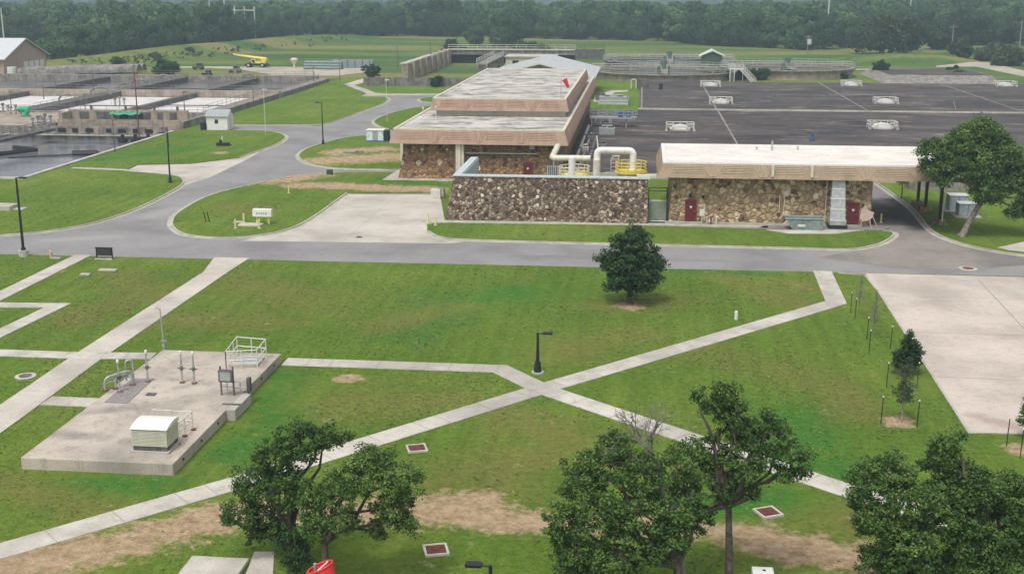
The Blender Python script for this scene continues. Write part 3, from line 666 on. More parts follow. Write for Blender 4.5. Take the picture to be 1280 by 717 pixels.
a = G(1015, 176, 6.1); m = MB(); m.cyl((a[0], a[1]), .3, 6.05, 6.35, 10); m.tube([(a[0], a[1], 6.3), (a[0]+.1, a[1], 6.9)], .1, 8); m.cbox((a[0], a[1], 6.95), (.35, .35, .3)); m.build('roof_fan', M_BLUE, t)
# wall lights and conduit on the stone face
for px, py in ((863, 244), (879, 246)):
    a = PY(px, py, 118.0); m = MB(); m.cbox((a[0], 117.98, a[2]), (.22, .3, .3)); m.build('wall_light', M_DARK, t)
for px, y0_, y1_ in ((975, 243, 266), (981, 243, 268), (1034, 226, 283), (843, 236, 236.2)):
    a, b = PY(px, y0_, 117.95), PY(px, y1_, 117.95); m = MB(); m.tube([(a[0], 117.95, a[2]), (a[0], 117.95, max(.2, b[2]))], .045, 6); m.build('conduit', M_CREAM, t)
# stone enclosure in front
t = T('stone_enclosure', 'battered dark fieldstone enclosure wall with pale blue coping', 'wall', (-9, 117, 0))
m = MB()
m.frust((-19.3, 116.8), (.9, 117.9), (-18.4, 117.2), (.8, 117.8), -.1, 4.45)
m.frust((-19.3, 117.9), (-18.2, 130), (-18.4, 117.8), (-17.85, 130), -.1, 4.45)
m.frust((.2, 117.9), (.9, 130), (.3, 117.8), (.8, 130), -.1, 3.0); m.build('wall', M_STONE1, t)
m = MB(); m.box((-18.5, 117.1, 4.453), (1.0, 117.95, 4.6)); m.box((-18.5, 117.95, 4.453), (-17.7, 130.1, 4.6)); m.build('coping', M_COPING, t, bevel=.02)
m = MB(); m.box((-17.69, 118, 2), (-17.6, 130, 4.45)); m.build('inner_lining', plain('pale blue lining', (.33, .42, .48), .5), t)
m = MB(); m.box((-17.6, 118, 0), (.2, 130, .3)); m.build('floor', M_CONCP, t)
m = MB(); m.box((-.3, 117.3, 4.62), (1.6, 117.9, 4.85)); m.build('coping_cap', M_CREAM, t)
# gate between
t = T('chain_gate', 'grey mesh gate between the dark enclosure and the long stone building', 'gate', (1.9, 118.2, 0))
m = MB(); m.rail([(1.0, 118.2, .1), (2.75, 118.2, .1)], 2.1, .05, 1.7, (1., .02)); m.build('frame', M_GALV, t)
m = MB()
for k in range(24): m.tube([(1.05+k*.072, 118.2, .15), (1.05+k*.072, 118.2, 2.2)], .010, 4)
for k in range(28): m.tube([(1.0, 118.2, .15+k*.073), (2.75, 118.2, .15+k*.073)], .010, 4)
m.build('mesh', M_GALV, t)
m = MB(); m.box((2.70, 118.0, 0), (2.85, 118.3, 3.1)); m.build('gate_post', M_BLACK, t)
m = MB(); a = PY(812, 234.3, 126); m.rail([(1., 126, 0), (2.9, 126, 0)], a[2], .05, 3, (1., .85)); tag(m.build('guard_rail', M_BLACK), 'black guard rail over the grass behind the mesh gate', 'railing')
# ---------------------------------------------------------------- pipework and tanks inside the stone enclosure
def elbow(pts, n=6):
    """round the corners of a polyline"""
    out = [np.array(pts[0], float)]
    for a, b, c in zip(pts, pts[1:], pts[2:]):
        a, b, c = map(lambda q: np.array(q, float), (a, b, c)); r = min(.55, np.linalg.norm(a-b)*.45, np.linalg.norm(c-b)*.45)
        p = b+(a-b)/np.linalg.norm(a-b)*r; q = b+(c-b)/np.linalg.norm(c-b)*r
        for k in range(n+1):
            u = k/n; out.append((1-u)**2*p+2*u*(1-u)*b+u*u*q)
    out.append(np.array(pts[-1], float)); return out
def flange(m, p, d, r): d = np.array(d, float); p = np.array(p, float); m.tube([p-d*.05, p+d*.05], r, 16)
def tankset(loc, r, label, rail_h=1.0):
    t = T('gas_tank', label, 'tank', loc)
    m = MB(); m.cyl((0, 0), r, -3.4, 0, 28); m.dome((0, 0), r, .55, 0, 28); m.build('shell', M_WHITE, t, False, True)
    m = MB(); m.cyl((0, 0), r*.8, .42, .95, 24); m.build('collar', M_YEL, t, False)
    m = MB(); rr = r*.93
    ring = [(rr*math.cos(k/14*2*math.pi), rr*math.sin(k/14*2*math.pi), .8) for k in range(14)]
    m.rail(ring, rail_h, .045, 3, (1., .66, .33), closed=True); m.build('railing', M_YEL, t, False)
    m = MB(); m.cyl((0, 0), rr+.1, .72, .85, 24); m.build('platform', M_YEL, t, False); return t
Yt = 125.5
a = PY(789, 213, Yt); tk = tankset((a[0], Yt, a[2]-.9), 1.75, 'white domed tank with yellow railed platform under the large white bent pipe')
b = PY(718, 215, Yt); tk2 = copy_tree(tk); tk2.location = (b[0], Yt, b[2]-1.2); tk2['label'] = 'white domed tank with pale yellow railing behind the short vertical white pipe'
for o in (tk, tk2): o['group'] = 'domed tanks inside the stone enclosure'
for c_ in tk2.children:
    if c_.name.startswith('railing'): c_.data = c_.data.copy(); c_.data.materials[0] = plain('faded cream yellow paint', (.66, .62, .36), .5)
t = T('white_pipe', 'large white pipe bent over in an inverted U beside the yellow platform', 'pipe', (PY(748, 215, Yt)[0], Yt, 0))
x0 = PY(746, 215, Yt)[0]; x1 = PY(791, 215, Yt)[0]; zt = PY(765, 188, Yt)[2]
m = MB(); m.tube(elbow([(x0, Yt, .3), (x0, Yt, zt), (x1, Yt, zt), (x1, Yt, a[2]-.1)], 8), .36, 16); m.build('pipe', M_WHITE, t, smooth=True)
for q, d in (((x0, Yt, zt-1.2), (0, 0, 1)), ((x1, Yt, zt-1.2), (0, 0, 1)), ((x0+.9, Yt, zt), (1, 0, 0)), ((x1-.9, Yt, zt), (1, 0, 0))):
    m = MB(); flange(m, q, d, .37); m.build('joint_band', M_CREAM, t)
m = MB(); m.tube([(x0, Yt-.7, 3.3), (x0, Yt-.7, 5.2)], .38, 14); m.dome((x0, Yt-.7), .38, .2, 5.2, 14, 4); tag(m.build('valve_canister', M_CREAM, smooth=True), 'short cream canister beside the left leg of the large bent pipe', 'canister')
x = PY(715, 200, Yt-1.5)[0]; zt = PY(715, 194, Yt-1.5)[2]
m = MB(); m.tube([(x, Yt-1.5, .3), (x, Yt-1.5, zt-.3)], .36, 16); m.dome((x, Yt-1.5), .36, .3, zt-.3, 16, 5); tag(m.build('vent_pipe', M_WHITE, smooth=True), 'upright white pipe with a rounded top in front of the yellow railing', 'pipe')
Yp = 129.; p0 = PY(697, 183, Yp+5); p1 = PY(690, 197.5, Yp); p2 = PY(738, 198, Yp); p3 = (p2[0], Yp, 1.)
m = MB(); m.tube(elbow([p0, p1, p2], 6), .33, 14); tag(m.build('cream_pipe', M_CREAM, smooth=True), 'cream pipe running level behind the upright pipe and turning up at its left end', 'pipe')
m = MB(); m.tube([(p1[0]+.2, Yp, 0), (p1[0]+.2, Yp, p1[2]-.2)], .1, 6); m.tube([(p2[0]-.3, Yp, 0), (p2[0]-.3, Yp, p2[2]-.2)], .1, 6)
tag(m.build('pipe_support', M_GALV), 'thin steel supports under the level cream pipe', 'support')
t = T('control_cabinet', 'grey ribbed cabinet behind the coping left of the yellow railing', 'cabinet', (PY(694, 217, 128)[0], 128, 0))
m = MB(); m.box((-.85, -.5, 0), (.85, .5, PY(694, 208, 128)[2])); m.build('body', M_GREY, t, False, bevel=.03)
m = MB()
for k in range(7): m.box((-.7+k*.21, -.56, 1.0), (-.62+k*.21, -.5, 4.6))
m.build('ribs', M_WALLD, t, False)
t = T('pipe_ladder', 'thin yellow curved guard and ladder left of the yellow platform', 'ladder', (PY(769, 212, 127)[0], 127, 0))
zt_ = PY(769, 196, 127)[2]
m = MB(); m.tube(elbow([(-.45, 0, 0), (-.45, 0, zt_), (.5, 0, zt_+.1)], 5), .05, 6); m.tube([(.35, 0, 0), (.35, 0, zt_)], .05, 6); m.build('rails', M_CREAM, t, False)
m = MB()
for k in range(12): m.tube([(-.45, 0, 1+k*.4), (.35, 0, 1+k*.4)], .03, 5)
m.build('rungs', M_CREAM, t, False)
m = MB(); q0 = PY(748, 205, 138); q1 = PY(746, 170, 150); m.tube(elbow([(q0[0], 136, 0), (q0[0], 136, 5.), q1], 5), .07, 8); tag(m.build('thin_vent_pipe', M_CREAM), 'thin curved pale pipe rising between the main building and the large bent pipe', 'pipe')

# cluster of equipment between the building and the tank cover
t = T('equipment_platform', 'blue grey walkway platform with rounded railed end beside the main building', 'platform', (-4.3, 196, 0))
m = MB(); m.box((-4., -1.1, 1.9), (2.2, 1.1, 2.15)); m.cyl((2.2, 0), 1.5, 1.88, 2.13, 20)
m.build('deck', M_GREY, t, False)
m = MB(); m.rail([(-4, -1.1, 2.1), (1.4, -1.1, 2.1)]+[(2.2+1.5*math.sin(w), -1.5*math.cos(w), 2.1) for w in np.linspace(0, math.pi, 8)]+[(1.4, 1.1, 2.1), (-4, 1.1, 2.1)], 1.0, .05, 1.3, (1., .5)); m.build('railing', M_GREY, t, False)
for dx, dy in ((-3.7, -.9), (-3.7, .9), (1.9, -.9), (1.9, .9)):
    m = MB(); m.box((dx-.1, dy-.1, 0), (dx+.1, dy+.1, 1.9)); m.build('leg', M_GALV, t, False)
m = MB(); m.box((.6, -.7, 2.15), (1.4, .2, 3.0)); m.box((1.8, -.5, 2.15), (2.6, .3, 2.9)); m.build('motor_housing', M_BLUE, t, False)
for i, (x, y, w, d, h, mt, lab) in enumerate([(-5.2, 186, 2.4, 2.2, 1.6, M_GREY, 'grey boxy pump unit beside the main building, below the blue grey platform'),
                       (-7.0, 178, 1.6, 2.8, 1.3, M_WALLD, 'dark pump unit close to the main building wall'), (-5.6, 172, 1.5, 1.6, .9, M_WALLC, 'pale low pump unit at the near end of the pump row'),
                       (-7.6, 166, .9, 1.4, 1.2, M_CREAM, 'small cream pump unit by the corner of the main building'), (-5.6, 240, 5.4, 3.0, 1.5, M_GREY, 'grey twin fan unit on the grass beside the dark tank cover'),
                       (-8.2, 246, 2.0, 2.4, 1.3, M_WALLD, 'dark unit between the twin fan unit and the main building')]):
    t = T('pump_unit', lab, 'pump', (x, y, 0))
    m = MB(); m.box((-w/2-.2, -d/2-.2, 0), (w/2+.2, d/2+.2, .2)); m.build('base', M_CONC, t, False)
    m = MB(); m.box((-w/2, -d/2, .2), (w/2, d/2*.6, h)); m.tube([(-w*.3, -d*.3, .4), (-w*.3, -d*.3, h+.3), (w*.35, -d*.3, h+.3)], .14, 8); m.build('body', mt, t, False, bevel=.05)
    m = MB()
    for s in (-.25, .25): m.cyl((w*s, 0), min(w, d)*.2, h, h+.08, 14)
    m.build('fan', M_DARK, t, False)
m = MB(); m.rail([(-8.4, 235, 0), (-2.6, 235, 0), (-2.6, 245.5, 0)], 1.1, .05, 1.6); tag(m.build('steel_railing', M_GALV), 'steel railing round the twin fan unit', 'railing')

for i, (x, y0_, y1_, z, r_, mt, lab) in enumerate([(-8.3, 150, 192, 1.1, .22, M_GALV, 'long grey pipe lying closest to the main building wall'), (-7.5, 152, 184, .95, .16, M_WALLC, 'pale pipe beside the long grey pipe near the main building'), (-6.6, 160, 178, .9, .25, M_WALLD, 'short dark pipe in the equipment row right of the main building')]):
    t = T('ground_pipe', lab, 'pipe', (x, (y0_+y1_)/2, 0), 0, 'pipes along the main building wall')
    m = MB(); m.tube(elbow([(x, y0_, .3), (x, y0_, z), (x, y1_, z), (x, y1_, .3)], 5), r_, 10); m.build('pipe', mt, t, smooth=True)
    k = y0_+2
    while k < y1_-1:
        m = MB(); m.box((x-.3, k-.15, .5), (x+.3, k+.15, z-r_+.02)); m.build('saddle', M_WALLC, t)
        if int(k) % 3 == 0: m = MB(); flange(m, (x, k+1.5, z), (0, 1, 0), r_*1.7); m.build('flange', M_WALLD, t)
        k += 5
t = T('valve_cluster', 'cluster of dark valves and handwheels beside the blue grey platform', 'valves', (-6.9, 201, .5))
for k in range(5):
    m = MB(); m.cyl((-1.6+k*.85, (k % 2)*1.3), .28, 0, .8+.25*(k % 3), 10); m.build('valve_body', (M_WALLD, M_GREY, M_WALLC)[k % 3], t, False)
    m = MB(); m.tube([(-1.6+k*.85+.3*math.cos(w), (k % 2)*1.3+.3*math.sin(w), 1.1+.25*(k % 3)) for w in np.linspace(0, 2*math.pi, 12)], .04, 5); m.tube([(-1.6+k*.85, (k % 2)*1.3, .7), (-1.6+k*.85, (k % 2)*1.3, 1.12+.25*(k % 3))], .04, 5); m.build('handwheel', M_DARK, t, False)
# ---------------------------------------------------------------- dark covered tanks with railed hatches
def deck(x0, x1, y0, y1, z, label, seams, trans=()):
    t = T('tank_cover', label, 'tank cover', ((x0+x1)/2, (y0+y1)/2, 0))
    m = MB(); m.box((x0, y0, -.05), (x1, y1, z)); m.build('slab', M_DECK, t)
    m = MB()
    for x in seams: m.box((x-.16, y0+.02, z+.002), (x+.16, y1-.02, z+.03))
    for (a, b, y) in trans: m.box((a, y-.12, z+.032), (b, y+.12, z+.055))
    m.build('seam', M_WALLC, t)
    m = MB(); y = y0+3.7
    while y < y1-2: m.box((x0+.05, y-.05, z+.002), (x1-.05, y+.05, z+.012)); y += 7.4
    m.build('membrane_lap', M_WALLD, t)
    m = MB(); m.box((x0-.25, y0-.35, -.05), (x1+.25, y0-.003, z+.12)); m.build('kerb', M_CONC, t); return t
deck(-.4, 118, 227.5, 293, .35, 'far dark tank cover with pale seams and railed hatches', [0, 13.9, 41.5, 69.3, 97], [(0, 10, 268), (8, 11, 247), (7, 10, 232), (0, 6, 266.2)])
deck(-9.25, 118, 146, 223.6, .55, 'near dark tank cover behind the long white roof', [13.9, 69.3, 97], [(33, 118, 158), (60, 118, 178)])
m = MB(); m.box((-7.4, 223.7, 0), (118, 225.0, .25)); tag(m.build('strip_path', M_KERB), kind='structure')
hatch = None
for (px, py, z, lab) in ((850, 163, .55, 'railed hatch on the near dark cover, left one behind the tall bent pipe'), (1103, 161, .55, 'railed hatch on the near dark cover, right one above the long white roof'),
                         (901, 129.5, .35, 'railed hatch in the middle of the far dark cover, beside the left seam'), (1107, 129.5, .35, 'railed hatch on the far dark cover, beside the seam right of centre'),
                         (888, 108, .35, 'small railed hatch at the far edge of the cover below the round tank'), (1064, 107.5, .35, 'small railed hatch at the far edge of the cover below the right round tank'),
                         (1257, 108, .35, 'small railed hatch at the far right edge of the dark cover')):
    L = G(px, py, z)
    if hatch is None:
        hatch = T('roof_hatch', lab, 'hatch', L, 0, 'railed hatches on the dark tank covers')
        m = MB(); m.box((-1.6, -.8, 0), (1.6, 1.1, .35)); m.build('kerb', M_RAIL, hatch, False, bevel=.05)
        m = MB(); pts = []
        for k in range(9):
            w = math.pi*k/8; pts.append((-1.35*math.cos(w), .35+.55*math.sin(w)))
        V = [(x, -.7, z_) for x, z_ in pts]+[(x, .95, z_) for x, z_ in pts]
        m.add(V, [(i, i+1, i+10, i+9) for i in range(8)]+[tuple(reversed(range(9))), tuple(range(9, 18))]); m.build('cover', M_WHITE, hatch, False)
        m = MB(); m.rail([(-1.0, -1.1, 0), (-2.15, -1.1, 0), (-2.15, 1.6, 0), (2.15, 1.6, 0), (2.15, -1.1, 0), (1.0, -1.1, 0)], 1.15, .065, 1.1, (1., .55)); m.build('railing', M_RAIL, hatch, False)
        for s in (-1, 1):
            m = MB(); m.box((s*2.15-.22, -1.3, 0), (s*2.15+.22, -.9, .28)); m.build('footing', M_CONC, hatch, False)
    else: again(hatch, L, lab)
m = MB(); q = G(826, 112, .35); m.box((q[0]-.4, q[1]-.4, .3), (q[0]+.4, q[1]+.4, 1.6)); tag(m.build('junction_box', M_DARK, bevel=.03), 'dark box on a stand on the far dark cover', 'box')
t = T('electrical_cabinet', 'dark panel in a pale arched frame at the left corner of the far dark cover', 'panel', G(795, 111))
m = MB(); m.box((.2, -.3, 0), (3.0, .3, 2.0)); m.build('panel', M_WALLD, t, False)
m = MB(); m.tube(elbow([(-1.1, 0, 0), (-1.1, 0, 2.1), (0, 0, 2.1), (0, 0, 0)]), .13, 8); m.build('frame', M_RAIL, t, False)
m = MB(); q = G(1195, 139, .35); q2 = G(1192, 129, .35); m.tube([(q[0], q[1], .5), (q2[0], q2[1], .5), (q2[0], q2[1], 1.0)], .08, 6); tag(m.build('hose', M_WALLC), 'thin pale hose lying on the far dark cover at the right', 'hose')

# ---------------------------------------------------------------- round clarifiers
def clarifier(c, r, h, label, pale, hub=True):
    t = T('round_tank', label, 'tank', (c[0], c[1], 0), 0)
    n = 56
    ring = lambda rr, z: [(rr*math.cos(2*math.pi*k/n), rr*math.sin(2*math.pi*k/n), z) for k in range(n)]
    m = MB(); V = ring(r, 0)+ring(r, h)+ring(r-.5, h)+ring(r-.5, .4)
    m.add(V, [(j*n+k, j*n+(k+1) % n, (j+1)*n+(k+1) % n, (j+1)*n+k) for j in range(3) for k in range(n)]); m.build('wall', pale, t, False, True)
    m = MB(); V = ring(r-2.6, h-.5)+ring(r-2.2, h-.5)+ring(r-2.2, h-.1)+ring(r-2.6, h-.1)
    m.add(V, [(j*n+k, j*n+(k+1) % n, ((j+1) % 4)*n+(k+1) % n, ((j+1) % 4)*n+k) for j in range(4) for k in range(n)]); m.build('launder', M_WALLC, t, False, True)
    m = MB(); m.v = ring(r-.4, h-1.1); m.f = [tuple(range(n))]; m.build('water', plain('algae water', (.02, .045, .022), .3, var=.4, scale=.3), t, False)
    m = MB(); m.rail(ring(r+.55, h-.05), 1.1, .045, 3, (1., .5), closed=True)
    m.build('railing', M_RAILD, t, False)
    m = MB(); V = ring(r, h)+ring(r+.8, h)+ring(r+.8, h-.2)+ring(r, h-.2)
    m.add(V, [(j*n+k, j*n+(k+1) % n, ((j+1) % 4)*n+(k+1) % n, ((j+1) % 4)*n+k) for j in range(4) for k in range(n)])
    for k in range(n):
        w = 2*math.pi*k/n
        if k % 2 == 0: m.tube([(r*math.cos(w), r*math.sin(w), h-1.1), ((r+.8)*math.cos(w), (r+.8)*math.sin(w), h-.2)], .10, 4)
    m.build('walkway', M_WALLC, t, False)
    m = MB(); m.box((-.7, -r, h+.02), (.7, 0, h+.25)); m.box((-r, -.6, h+.02), (r, .6, h+.22)); m.build('bridge', M_WALLC, t, False)
    m = MB(); m.rail([(-.7, -r, h+.2), (-.7, 0, h+.2)], 1.1, .05, 2.5); m.rail([(.7, -r, h+.2), (.7, 0, h+.2)], 1.1, .05, 2.5)
    m.rail([(-r, .6, h+.2), (r, .6, h+.2)], 1.1, .05, 2.5); m.rail([(-r, -.6, h+.2), (-.7, -.6, h+.2)], 1.1, .05, 2.5); m.rail([(r, -.6, h+.2), (.7, -.6, h+.2)], 1.1, .05, 2.5); m.build('bridge_railing', M_RAILD, t, False)
    m = MB(); m.cyl((0, 0), 1.6, .5, h+.8, 16); m.cyl((0, 0), .8, h+.8, h+2.2, 12); m.build('drive_hub', plain('hub paint', (.10, .15, .11), .6), t, False); return t
clarifier((5.3, 311.5), 18.2, 1.9, 'near round tank with railed rim and green hub, left of the shelter', M_WALLB)
clarifier((7.5, 352), 18.2, 2.1, 'far round tank behind the near one, at the edge of the field', M_WALLD)
clarifier((37.2, 321), 16.4, 2.3, 'round tank on the right with tan wall and rusty arms', M_WALLB)
q = G(889, 93)
t = T('small_shelter', 'small shelter with pale green gable roof between the round tanks', 'shelter', (18.5, 333, 0))
m = MB(); m.add([(-3.4, -2.2, 4.3), (0, -2.2, 6.0), (3.4, -2.2, 4.3), (-3.4, 2.2, 4.3), (0, 2.2, 6.0), (3.4, 2.2, 4.3), (-3.4, -2.2, 4.1), (0, -2.2, 5.5), (3.4, -2.2, 4.1), (-3.4, 2.2, 4.1), (0, 2.2, 5.5), (3.4, 2.2, 4.1)],
    [(0, 1, 4, 3), (1, 2, 5, 4), (6, 9, 10, 7), (7, 10, 11, 8), (0, 6, 7, 1), (1, 7, 8, 2), (3, 4, 10, 9), (4, 5, 11, 10), (0, 3, 9, 6), (2, 8, 11, 5)]); m.build('roof', plain('pale green roof', (.72, .80, .70), .5), t, False)
m = MB(); m.add([(-2.7, -1.7, 0), (2.7, -1.7, 0), (2.7, -1.7, 4.3), (0, -1.7, 5.3), (-2.7, -1.7, 4.3), (-2.7, 1.7, 0), (2.7, 1.7, 0), (2.7, 1.7, 4.3), (0, 1.7, 5.3), (-2.7, 1.7, 4.3)],
    [(0, 1, 2, 3, 4), (9, 8, 7, 6, 5), (0, 4, 9, 5), (1, 6, 7, 2)]); m.build('wall', plain('dark green cladding', (.05, .10, .06), .7), t, False)
def stairs(a, b, label, w=1.0):
    t = T('steel_stairs', label, 'stairs', (a[0], a[1], 0)); A = np.array(a, float); Bp = np.array(b, float); d = Bp-A; s = np.array((-d[1], d[0], 0)); s = s/np.linalg.norm(s)*w/2
    m = MB()
    for q in (s, -s): m.tube([A+q, Bp+q], .1, 5)
    m.build('stringer', M_RAIL, t)
    m = MB(); n = 12
    for k in range(n):
        c = A+d*(k+.5)/n; m.cbox((c[0], c[1], c[2]), (abs(s[0])*2+.25, abs(s[1])*2+.25, .05))
    m.build('treads', M_GALV, t)
    m = MB()
    for q in (s, -s): m.rail([tuple(A+q), tuple(Bp+q)], 1., .05, 1.2)
    m.build('handrail', M_RAIL, t)
stairs((21.3, 294.5, 0), (21.8, 300, 2.9), 'steep pale stairs on the left of the pair beside the round tanks')
stairs((26.6, 294.5, 0), (23.9, 300, 2.9), 'long slanting pale stairs on the right of the pair beside the round tanks')
m = MB(); m.box((21., 300, 2.7), (24.6, 303, 2.9)); m.box((21.1, 300.2, 0), (21.3, 300.4, 2.7)); m.box((24.2, 300.2, 0), (24.4, 300.4, 2.7)); m.rail([(21., 303, 2.9), (24.6, 303, 2.9)], 1, .05, 1.2); tag(m.build('stair_landing', M_RAIL), 'pale landing joining the two stairs between the round tanks', 'landing')

# ---------------------------------------------------------------- walled basin and frames behind, left of the main building
t = T('concrete_wall', 'tall buttressed tan grey basin wall running away from the road', 'wall', (-57.5, 320, 0))
m = MB()
for k in range(8):
    y = 288+k*9; m.box((-57.6-k*.03, y, 0), (-56.6-k*.03, y+9, 4.2 if k % 2 else 4.0)); m.box((-56.5-k*.03, y-.35, 0), (-56.0-k*.03, y+.35, 4.2))
m.build('wall', M_WALLB, t)
m = MB()
for k in range(8): m.box((-58.0, 288+k*9, 4.25), (-56.2, 288.9+k*9+(6 if k < 4 else 1), 4.55))
m.build('cap', M_CONC, t)
t = T('ribbed_fence', 'low grey ribbed fence in front of the walled grass basin', 'fence', (-51, 276.5, 0))
m = MB()
for k in range(88): m.box((-64.2+k*.31, 276.4, 0), (-63.98+k*.31, 276.6, 2.0+.05*(k % 2)))
m.build('slats', M_WALLC, t)
m = MB(); m.box((-64.4, 276.61, .2), (-36.9, 276.75, 1.95)); m.build('backing', M_WALLD, t)
m = MB(); m.box((-37.0, 276.8, 0), (-36.6, 318, 2.4)); tag(m.build('basin_side_wall', M_WALLD), 'low dark concrete wall closing the walled grass basin on the right', 'wall')
t = T('concrete_weir', 'long pale concrete weir with dark opening across the far end of the walled basin', 'weir', (-40, 360, 0))
m = MB(); m.box((-58, 360, 2.6), (-20, 361.5, 3.9)); m.build('beam', M_WALLC, t)
m = MB(); m.box((-58, 361.6, 0), (-20, 362, 2.6)); m.build('opening', M_DARK, t)
m = MB(); m.box((-58, 359.6, 3.92), (-20, 362.2, 4.2)); m.rail([(-58, 362, 4.2), (-20, 362, 4.2)], 1.2, .08, 3); m.build('walkway', M_CONC, t)
m = MB(); m.box((-52, 385, 0), (-12, 386, 3.0)); m.rail([(-52, 385, 3.), (-12, 385, 3.)], 1.2, .08, 3); tag(m.build('far_basin_wall', M_WALLD), 'dark railed wall at the edge of the field behind the weir', 'wall')
t = T('raised_walkway', 'pale steel walkway frame with slanting rail behind the upper roof', 'walkway', (-38, 290, 0))
m = MB()
for k in range(9):
    y = 283+k*4.2; m.box((-38.7, y, 0), (-38.3, y+.4, 4.6)); m.box((-36.6, y, 0), (-36.2, y+.4, 4.6))
m.box((-38.8, 283, 4.6), (-36.1, 317.4, 4.9)); m.build('frame', M_WALLC, t)
m = MB(); m.rail([(-38.7, 283, 4.9), (-38.7, 317, 4.9)], 1.1, .08, 2.8); m.rail([(-36.2, 283, 4.9), (-36.2, 317, 4.9)], 1.1, .08, 2.8); m.build('railing', M_RAIL, t)
t = T('pump_house', 'pale small building with dark windows left of the gabled roof', 'building', (-31, 322, 0))
m = MB(); m.box((-36, 320, 0), (-23, 330, 4.2)); m.build('wall', M_CREAM, t)
m = MB(); m.box((-36.4, 319.6, 4.2), (-22.6, 330.4, 4.5)); m.build('roof', M_CONC, t)
for x in (-33.4, -28): m = MB(); m.box((x-.8, 319.85, 2.3), (x+.8, 320.05, 3.4)); m.build('window', M_DARK, t)
t = T('rough_stone_wall', 'grey battered retaining wall beside the far dark cover at the right', 'wall', (64, 312, 0))
m = MB(); m.frust((57, 296), (84, 330), (59.5, 304), (84, 328), 0, 1.5); m.build('wall', M_WALLC, t)
m = MB(); m.frust((60, 304.5), (83.5, 327), (60, 304.5), (83.5, 327), 1.503, 1.55); m.build('top', M_DECK, t)

# ---------------------------------------------------------------- settling basins at the left
def wall_(name, a, b, mat, label, cat='wall', grp=None):
    m = MB(); m.box(a, b); return tag(m.build(name, mat, loc=((a[0]+b[0])/2, (a[1]+b[1])/2, 0)), label, cat, grp)
m = MB(); m.poly([(-170, HY0), (HX, HY0), (HX, 287), (-170, 287)], -3.0); struct(m.build('basin_floor', M_WALLD))
m = MB(); m.poly([(-170, HY0), (HX, HY0), (HX, 184), (-170, 184)], -1.25); struct(m.build('water', M_WATER))
m = MB(); m.poly([(-170, 208.5), (-77, 208.5), (-77, 245.5), (-170, 245.5)], -.15); struct(m.build('water', M_FOAM))
m = MB(); m.poly([(-170, 247), (-77, 247), (-77, 286), (-170, 286)], -.15); struct(m.build('water', M_GREYW))
wall_('basin_wall', (-170, 137.2, -3), (HX+.15, 138.0, .18), M_CONC, 'pale kerb wall along the near edge of the dark pond')
wall_('basin_wall', (HX-.45, 138.0, -3), (HX+.15, 186, .18), M_CONC, 'pale kerb wall along the sloping right edge of the dark pond beside the lawn')
t = T('channel_wall', 'stained low wall with dark notches at the back of the dark pond', 'wall', (-90, 184, 0))
m = MB(); m.box((-130, 184, -3), (HX-.5, 184.6, .9)); m.build('wall', M_WALLC, t)
m = MB(); m.box((-130, 183.6, -.55), (HX-.5, 183.99, -.4)); m.build('ledge', M_CONC, t)
for i, x in enumerate((-93, -90.6, -88.4, -85, -83, -80.5, -78.5)):
    m = MB(); m.box((x, 183.93, -.05), (x+(.9 if i % 2 else 1.3), 183.99, .6)); m.build('notch', M_DARK, t)
t = T('channel_wall', 'taller tan wall with dark recesses in front of the foamy tanks', 'wall', (-85, 190, 0))
m = MB(); m.box((-96, 190, -3), (-75.2, 190.6, 1.3)); m.box((-96, 194.0, -3), (-75.2, 194.6, 2.5)); m.box((-96, 190.6, -3), (-95.4, 194, 2.3)); m.build('wall', M_WALLB, t)
for x, w in ((-94, 1.6), (-91, 2.4), (-87, 1.1), (-84.2, 2.6), (-80.4, .9), (-78.3, 1.2)):
    m = MB(); m.box((x, 193.9, 1.1), (x+w, 193.99, 2.2)); m.build('recess', M_WALLD, t)
for x in (-92, -86, -81, -77): m = MB(); m.cyl((x, 194.3), .22, 2.5, 3.2, 8); m.build('valve_stem', M_WALLD, t)
wall_('basin_wall', (-75.2, 190, -.1), (-74.5, 206, 1.1), M_WALLC, 'low sloping side wall between the lawn and the notched channels', 'wall')
wall_('basin_slab', (-150, 184.7, -3), (-97, 207, .55), M_WALLB, 'wide tan concrete deck left of the notched channels', 'slab')
wall_('basin_slab', (-95.3, 194.7, -3), (-75.3, 207, -.6), M_WALLC, 'sunken concrete floor behind the tall channel wall', 'slab')
wall_('basin_wall', (-170, 207, -3), (-75.3, 208.4, .75), M_WALLC, 'long concrete wall along the near side of the foamy tanks')
wall_('basin_wall', (-78.2, 208.4, -3), (-75.3, 246, .85), M_WALLC, 'wide wall walkway right of the foamy tanks beside the lawn')
wall_('basin_wall', (-78.0, 247.6, -3), (-75.3, 288, .85), M_WALLC, 'wide wall walkway right of the rear grey tanks')
wall_('basin_wall', (-170, 246, -3), (-75.3, 247.5, 1.25), M_WALLB, 'tan cross wall between the foamy tanks and the rear grey tanks')
wall_('basin_wall', (-170, 286.2, -3), (-78.1, 288, 1.35), M_WALLC, 'long rear wall of the grey tanks below the gravel track')
wall_('basin_wall', (-94.2, 208.4, -3), (-93, 246, .8), M_WALLD, 'narrow dark divider between the two foamy tanks')
wall_('basin_wall', (-113.4, 208.4, -3), (-109.6, 246, .9), M_WALLD, 'broad dark divider with pipes at the left of the foamy tanks')
wall_('basin_wall', (-131.6, 208.4, -3), (-130, 246, .8), M_WALLD, 'dark divider at the far left of the foamy tanks')
wall_('basin_wall', (-95.4, 247.5, -3), (-92.6, 286.2, .9), M_WALLD, 'dark divider walkway between the rear grey tanks, right one')
wall_('basin_wall', (-114, 247.5, -3), (-110.2, 286.2, 1.0), M_WALLD, 'broad dark divider with arched pipes between the rear grey tanks')
